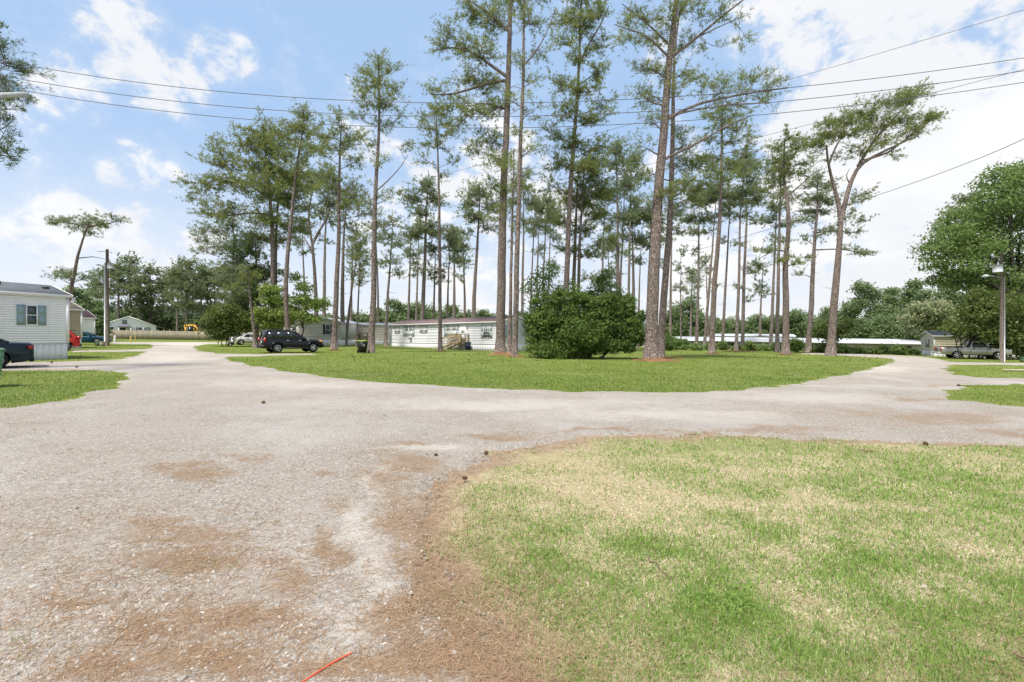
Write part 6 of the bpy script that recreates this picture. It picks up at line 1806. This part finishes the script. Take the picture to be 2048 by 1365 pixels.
# treeline, right
k_ = 0
for (u, Y_, vt, ru, m_, lab) in ((1700, 125, 592, 40, LEAFW, None), (1745, 118, 562, 40, LEAFW, None), (1790, 122, 570, 34, LEAFW, None), (1825, 112, 556, 30, LEAFW, None), (1862, 105, 575, 36, LEAFW, None), (1905, 100, 560, 40, LEAFW, None), (1950, 92, 545, 44, LEAFW, None), (1995, 88, 560, 40, LEAFW, None), (2050, 84, 560, 50, LEAFW, None),
                                 (1660, 135, 612, 34, LEAFW, None), (1625, 150, 622, 30, LEAFW, None), (1770, 100, 625, 34, LEAFW, None), (1720, 108, 632, 30, LEAFW, None), (1880, 92, 625, 30, LEAFW, None)):
    x = (u - U0) / F * Y_; b = (x, Y_); rg = random.Random(k_)
    bl = []
    vb = 685
    for q in range(7):
        fq = q / 6; rr_ = ru * (1 - .55 * abs(fq - .4)) * rg.uniform(.45, .7)
        bl.append((u + rg.uniform(-.55, .55) * ru, vb + (vt + 14 - vb) * (0.15 + .85 * fq), rr_, rr_ * .75))
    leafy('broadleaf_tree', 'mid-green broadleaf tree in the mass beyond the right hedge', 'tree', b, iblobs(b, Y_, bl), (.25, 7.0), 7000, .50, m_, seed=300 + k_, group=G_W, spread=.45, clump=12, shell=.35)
    k_ += 1
b = ((1862 - U0) / F * 78, 78.0)
leafy('flowering_tree', 'cream-blossomed round tree above the cream home roof', 'tree', b, iblobs(b, 78, [(1850, 618, 30, 14), (1880, 612, 26, 12), (1835, 640, 26, 14), (1868, 638, 34, 14), (1900, 632, 24, 14), (1850, 660, 30, 10), (1885, 658, 26, 10)]), (.16, 3.5), 6500, .40, LEAFP, seed=330, spread=.35, clump=14)
# treeline behind the middle homes and far left
G_M = 'far broadleaf trees behind the middle mobile homes'
for i, (u, vt, ru, Y_) in enumerate(((700, 622, 30, 130), (735, 628, 26, 125), (770, 612, 26, 128), (800, 597, 30, 122), (832, 604, 26, 126), (862, 610, 24, 130), (890, 608, 24, 124), (925, 622, 26, 130), (965, 618, 28, 126), (1000, 630, 26, 130), (1035, 622, 26, 128), (1340, 622, 24, 118), (1368, 600, 30, 112), (1400, 618, 26, 116), (660, 628, 28, 125), (1440, 632, 28, 150), (1480, 634, 30, 155), (1520, 630, 30, 150), (1560, 628, 30, 148), (1590, 618, 30, 145))):
    x = (u - U0) / F * Y_; b = (x, Y_); rg = random.Random(50 + i)
    bl = [(u + rg.uniform(-.6, .6) * ru, 676 + (vt + 12 - 676) * (.12 + .88 * q / 5), ru * rg.uniform(.45, .7), ru * rg.uniform(.3, .5)) for q in range(6)]
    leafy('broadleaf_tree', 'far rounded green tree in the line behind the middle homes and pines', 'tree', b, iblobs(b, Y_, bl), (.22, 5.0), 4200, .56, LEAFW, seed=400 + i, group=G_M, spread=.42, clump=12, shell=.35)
G_L = 'leafy undergrowth trees behind the fence and left homes'
for i, (u, vt, ru, Y_) in enumerate(((160, 575, 20, 62), (182, 600, 26, 70), (205, 610, 24, 108), (240, 618, 30, 112), (275, 622, 30, 115), (310, 615, 30, 112), (340, 625, 28, 110), (375, 628, 28, 112), (410, 625, 28, 110), (440, 622, 26, 108), (475, 625, 26, 105), (510, 628, 26, 108), (545, 630, 26, 110), (580, 632, 26, 112), (225, 628, 24, 106), (620, 630, 26, 118))):
    x = (u - U0) / F * Y_; b = (x, Y_); rg = random.Random(150 + i)
    bl = [(u + rg.uniform(-.6, .6) * ru, 672 + (vt + 10 - 672) * (.12 + .88 * q / 5), ru * rg.uniform(.45, .7), ru * rg.uniform(.28, .45)) for q in range(6)]
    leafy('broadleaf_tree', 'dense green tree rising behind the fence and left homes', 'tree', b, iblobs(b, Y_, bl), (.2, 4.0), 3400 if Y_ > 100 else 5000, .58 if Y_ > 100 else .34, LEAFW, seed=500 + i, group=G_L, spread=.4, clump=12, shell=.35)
# the far wood that closes the view
g = Geo(); rng = np.random.default_rng(99)
n = 30000
an = rng.uniform(-58, 58, n) * PI / 180
Rr = rng.uniform(170, 215, n)
Xw, Yw = np.sin(an) * Rr * 1.25, np.cos(an) * Rr
hh = 7 + 6 * fbm(np.degrees(an) * .55 + 60, an * 0 + 3.3, 5, 4)
Zw = zg(Xw, Yw) + hh * rng.uniform(0, 1, n) ** .8 - 1
s = rng.uniform(.8, 1.7, (n, 1))
nr_ = rng.standard_normal((n, 3)) + np.array((0, -.8, .6)); nr_ /= np.linalg.norm(nr_, axis=1, keepdims=True)
tv = np.cross(nr_, rng.standard_normal((n, 3))); tv /= np.linalg.norm(tv, axis=1, keepdims=True); sv = np.cross(nr_, tv)
P = np.stack([Xw, Yw, Zw], 1)
V = np.stack([P - tv * s, P + sv * s * .7, P + tv * s, P - sv * s * .7], 1)
g.add(V.reshape(-1, 3), np.arange(n * 4).reshape(-1, 4), rng.uniform(0, 1, n))
o = g.build('distant_wood', leaf_mat('distant_leaves', (0.085, 0.115, 0.085), (0.15, 0.19, 0.125), .2))
tag(o, 'distant blue-green wood closing the view behind the lawns', 'wood', kind='stuff')
# hedge row in front of the long building
G_H = 'hedge shrubs in front of the long white-roofed building'
hs = random.Random(8)
for i, u in enumerate(range(1338, 1850, 27)):
    v = np.interp(u, [1338, 1600, 1850], [699.5, 704.5, 711.0]) + hs.uniform(-1, .8)
    b = G(u, v); hgt = hs.uniform(9, 20); wd = hs.uniform(9, 19)
    if 1575 < u < 1612: continue
    leafy('hedge_shrub', 'loose yellow-green shrub in the hedge before the long white roof', 'shrub', b, iblobs(b, b[1], [(u - wd * .4, v - hgt * .4, wd * .55, hgt * .42), (u + wd * .4, v - hgt * .35, wd * .55, hgt * .4), (u, v - hgt * .68, wd * .6, hgt * .36)]), (.04, .8), 1100, .26, LEAFH if i % 4 else LEAF, seed=600 + i, group=G_H, spread=.3, clump=10, shell=.3)
b = G(1593, 704.5)
leafy('round_shrub', 'dark clipped round shrub beside the hedge behind the pines', 'shrub', b, iblobs(b, b[1], [(1584, 693, 12, 10), (1600, 693, 12, 10), (1592, 688, 14, 10)]), (.05, .9), 3000, .2, LEAFB, seed=640, spread=.22, clump=14)
b = G(1657, 706.5)
leafy('feathery_tree', 'small feathery olive tree behind the forked pine trunk', 'tree', b, iblobs(b, b[1], [(1655, 655, 20, 14), (1640, 668, 16, 10), (1678, 660, 18, 12), (1660, 680, 14, 14), (1695, 650, 14, 10), (1650, 695, 10, 8)]), (.07, 2.2), 3200, .27, LEAFC, seed=641, spread=.4, clump=10, shell=.2)
for i, (u, v, w_, h_) in enumerate(((1350, 700, 16, 26), (1368, 699, 12, 18), (1336, 702, 12, 34))):
    b = G(u, v)
    leafy('leafy_shrub', 'low leafy shrub growing behind the huge pine trunk', 'shrub', b, iblobs(b, b[1], [(u - w_ * .4, v - h_ * .35, w_ * .6, h_ * .4), (u + w_ * .4, v - h_ * .4, w_ * .6, h_ * .4), (u, v - h_ * .7, w_ * .5, h_ * .35)]), (.04, .9), 2000, .24, LEAF, seed=650 + i, group='shrubs behind the huge pine', clump=12, spread=.26)

# straw at the trunk feet
straw_mound('orange pine straw heap at the foot of the huge pine', 1305, 722, 46, .16, 1)
straw_mound('pine straw spreading right of the second thick pine', 1334, 717, 32, .10, 2)
straw_mound('orange pine straw mound under the stout pine', 1002, 710, 30, .22, 3)
straw_mound('pine straw patch at the foot of the paler slim pine', 1028, 715, 22, .12, 4)
straw_mound('thin pine straw ring at the mottled straight pine', 668, 701.5, 11, .05, 5)
straw_mound('thin pine straw ring at the thin straight pine', 881, 704, 11, .05, 6)
straw_mound('pine straw ring at the kinked pine', 1572, 710, 16, .06, 7)
straw_mound('pine straw patch behind the drooping pine', 1616, 706, 22, .05, 8)
straw_mound('pine straw scatter under the right row', 1478, 702.5, 26, .04, 9)
straw_mound('pine straw scatter beside the taller right row pine', 1424, 708, 14, .05, 10)

# ------------------------------------------------------------------ small things on the ground
CONE = M('pine_cone_brown', (.15, .085, .045), .85, .15, wear=.2, scale=30)


def cone_mesh(seed):
    g = Geo(); rng = np.random.default_rng(seed)
    g.lathe([(.004, -.05), (.024, -.035), (.03, -.005), (.022, .03), (.004, .05)], 8, 'x')
    for q in range(40):
        f = q / 40; x = -.045 + .088 * f; r = .030 * math.sin(PI * (.15 + .8 * f)) + .006; a = q * 2.4
        c = np.array((x, r * math.cos(a), r * math.sin(a))); d = np.array((.012, .014 * math.cos(a), .014 * math.sin(a))); s_ = np.array((0, -math.sin(a), math.cos(a))) * .009
        g.add([c - s_, c + s_, c + d + s_ * .6, c + d - s_ * .6], [(0, 1, 2, 3)])
    return g.mesh('pine_cone', CONE)


cms = [cone_mesh(i) for i in range(3)]
rg = random.Random(3)
cones = [(972, 913, 'pine cone at the corner of the near lawn', 1.3), (1852, 894, 'upright round pine cone on the far edge of the near lawn', 1.35), (527, 810, 'dark pine cone alone in the middle of the gravel drive', 1.7), (872, 916, 'small pine cone on pale dust beside the near lawn corner', 1.0), (930, 964, 'pine cone on the dry turf beside the needle strip', 1.1),
         (153, 737, 'dark pine cone on the left driveway edge', 2.0), (103, 727.5, 'flattened brown pine cone beside the white home', 2.2), (1917, 774, 'dark pine cone at the tip of the right grass strip', 2.0)]
for i, (u, v, lab, sc_) in enumerate(cones):
    x, y = G(u, v); o = link('pine_cone', cms[i % 3], None, (x, y, Zg(x, y) + .022 + .018 * sc_), rg.uniform(0, 6)); o.scale = (sc_ * .5,) * 3
    tag(o, lab, 'pine cone')
for i in range(46):
    u = rg.uniform(1250, 1760) if i < 34 else rg.uniform(700, 1050); v = rg.uniform(706, 722)
    x, y = G(u, v); o = link('pine_cone', cms[i % 3], None, (x, y, Zg(x, y) + .05), rg.uniform(0, 6)); o.scale = (1.1,) * 3
    tag(o, 'dark pine cone scattered on the lawn under the pines', 'pine cone', 'pine cones under the pines')
TWIG = M('twig_brown', (.24, .165, .11), .9, .1, wear=.2, scale=20)
for (u0, v0, u1, v1, r_, lab, m_) in ((1296, 1122, 1345, 1168, .006, 'bent brown twig lying on the near lawn', TWIG), (1722, 906, 1755, 908, .012, 'short thick stick on the far part of the near lawn', TWIG), (2030, 1318, 2070, 1345, .009, 'brown stick at the right corner of the near lawn', TWIG)):
    a, b = G(u0, v0), G(u1, v1); rng = np.random.default_rng(int(u0))
    P = curve((a[0], a[1], Zg(*a) + .03), (b[0], b[1], Zg(*b) + .03), .02, rng, 7, .08); P[:, 2] = np.maximum(P[:, 2], zg(P[:, 0], P[:, 1]) + r_)
    g = Geo(); g.tube(P, np.linspace(r_, r_ * .5, 7), 6); o = g.build('twig', m_); o.name = 'twig'; tag(o, lab, 'twig')
a, b = G(615, 1372), G(703, 1320)
P = np.array([(a[0] + (b[0] - a[0]) * t_, a[1] + (b[1] - a[1]) * t_, Zg(*a) + .032 + .006 * math.sin(t_ * 3)) for t_ in np.linspace(-.6, 1, 10)])
g = Geo(); g.tube(P, .0032, 6); o = g.build('orange_cord', M('orange_plastic', (.85, .09, .03), .45, .4, wear=.05)); tag(o, 'bright orange-red cord lying on the needles in the gravel', 'cord')
for (u, v, s_, lab) in ((1850, 1184, .026, 'pale curled leaf lying on the near lawn'), (1008, 752, .09, 'pale piece of litter on the green lawn')):
    x, y = G(u, v); g = Geo(); g.add([(-s_, -s_ * .3, 0), (0, -s_ * .4, s_ * .25), (s_, -s_ * .1, 0), (s_ * .9, s_ * .3, .0), (0, s_ * .35, s_ * .3), (-s_, s_ * .2, 0)], [(0, 1, 4, 5), (1, 2, 3, 4)])
    o = g.build('dry_leaf', M('dry_leaf', (.42, .36, .28), .8), loc=(x, y, Zg(x, y) + .035)); tag(o, lab, 'leaf')
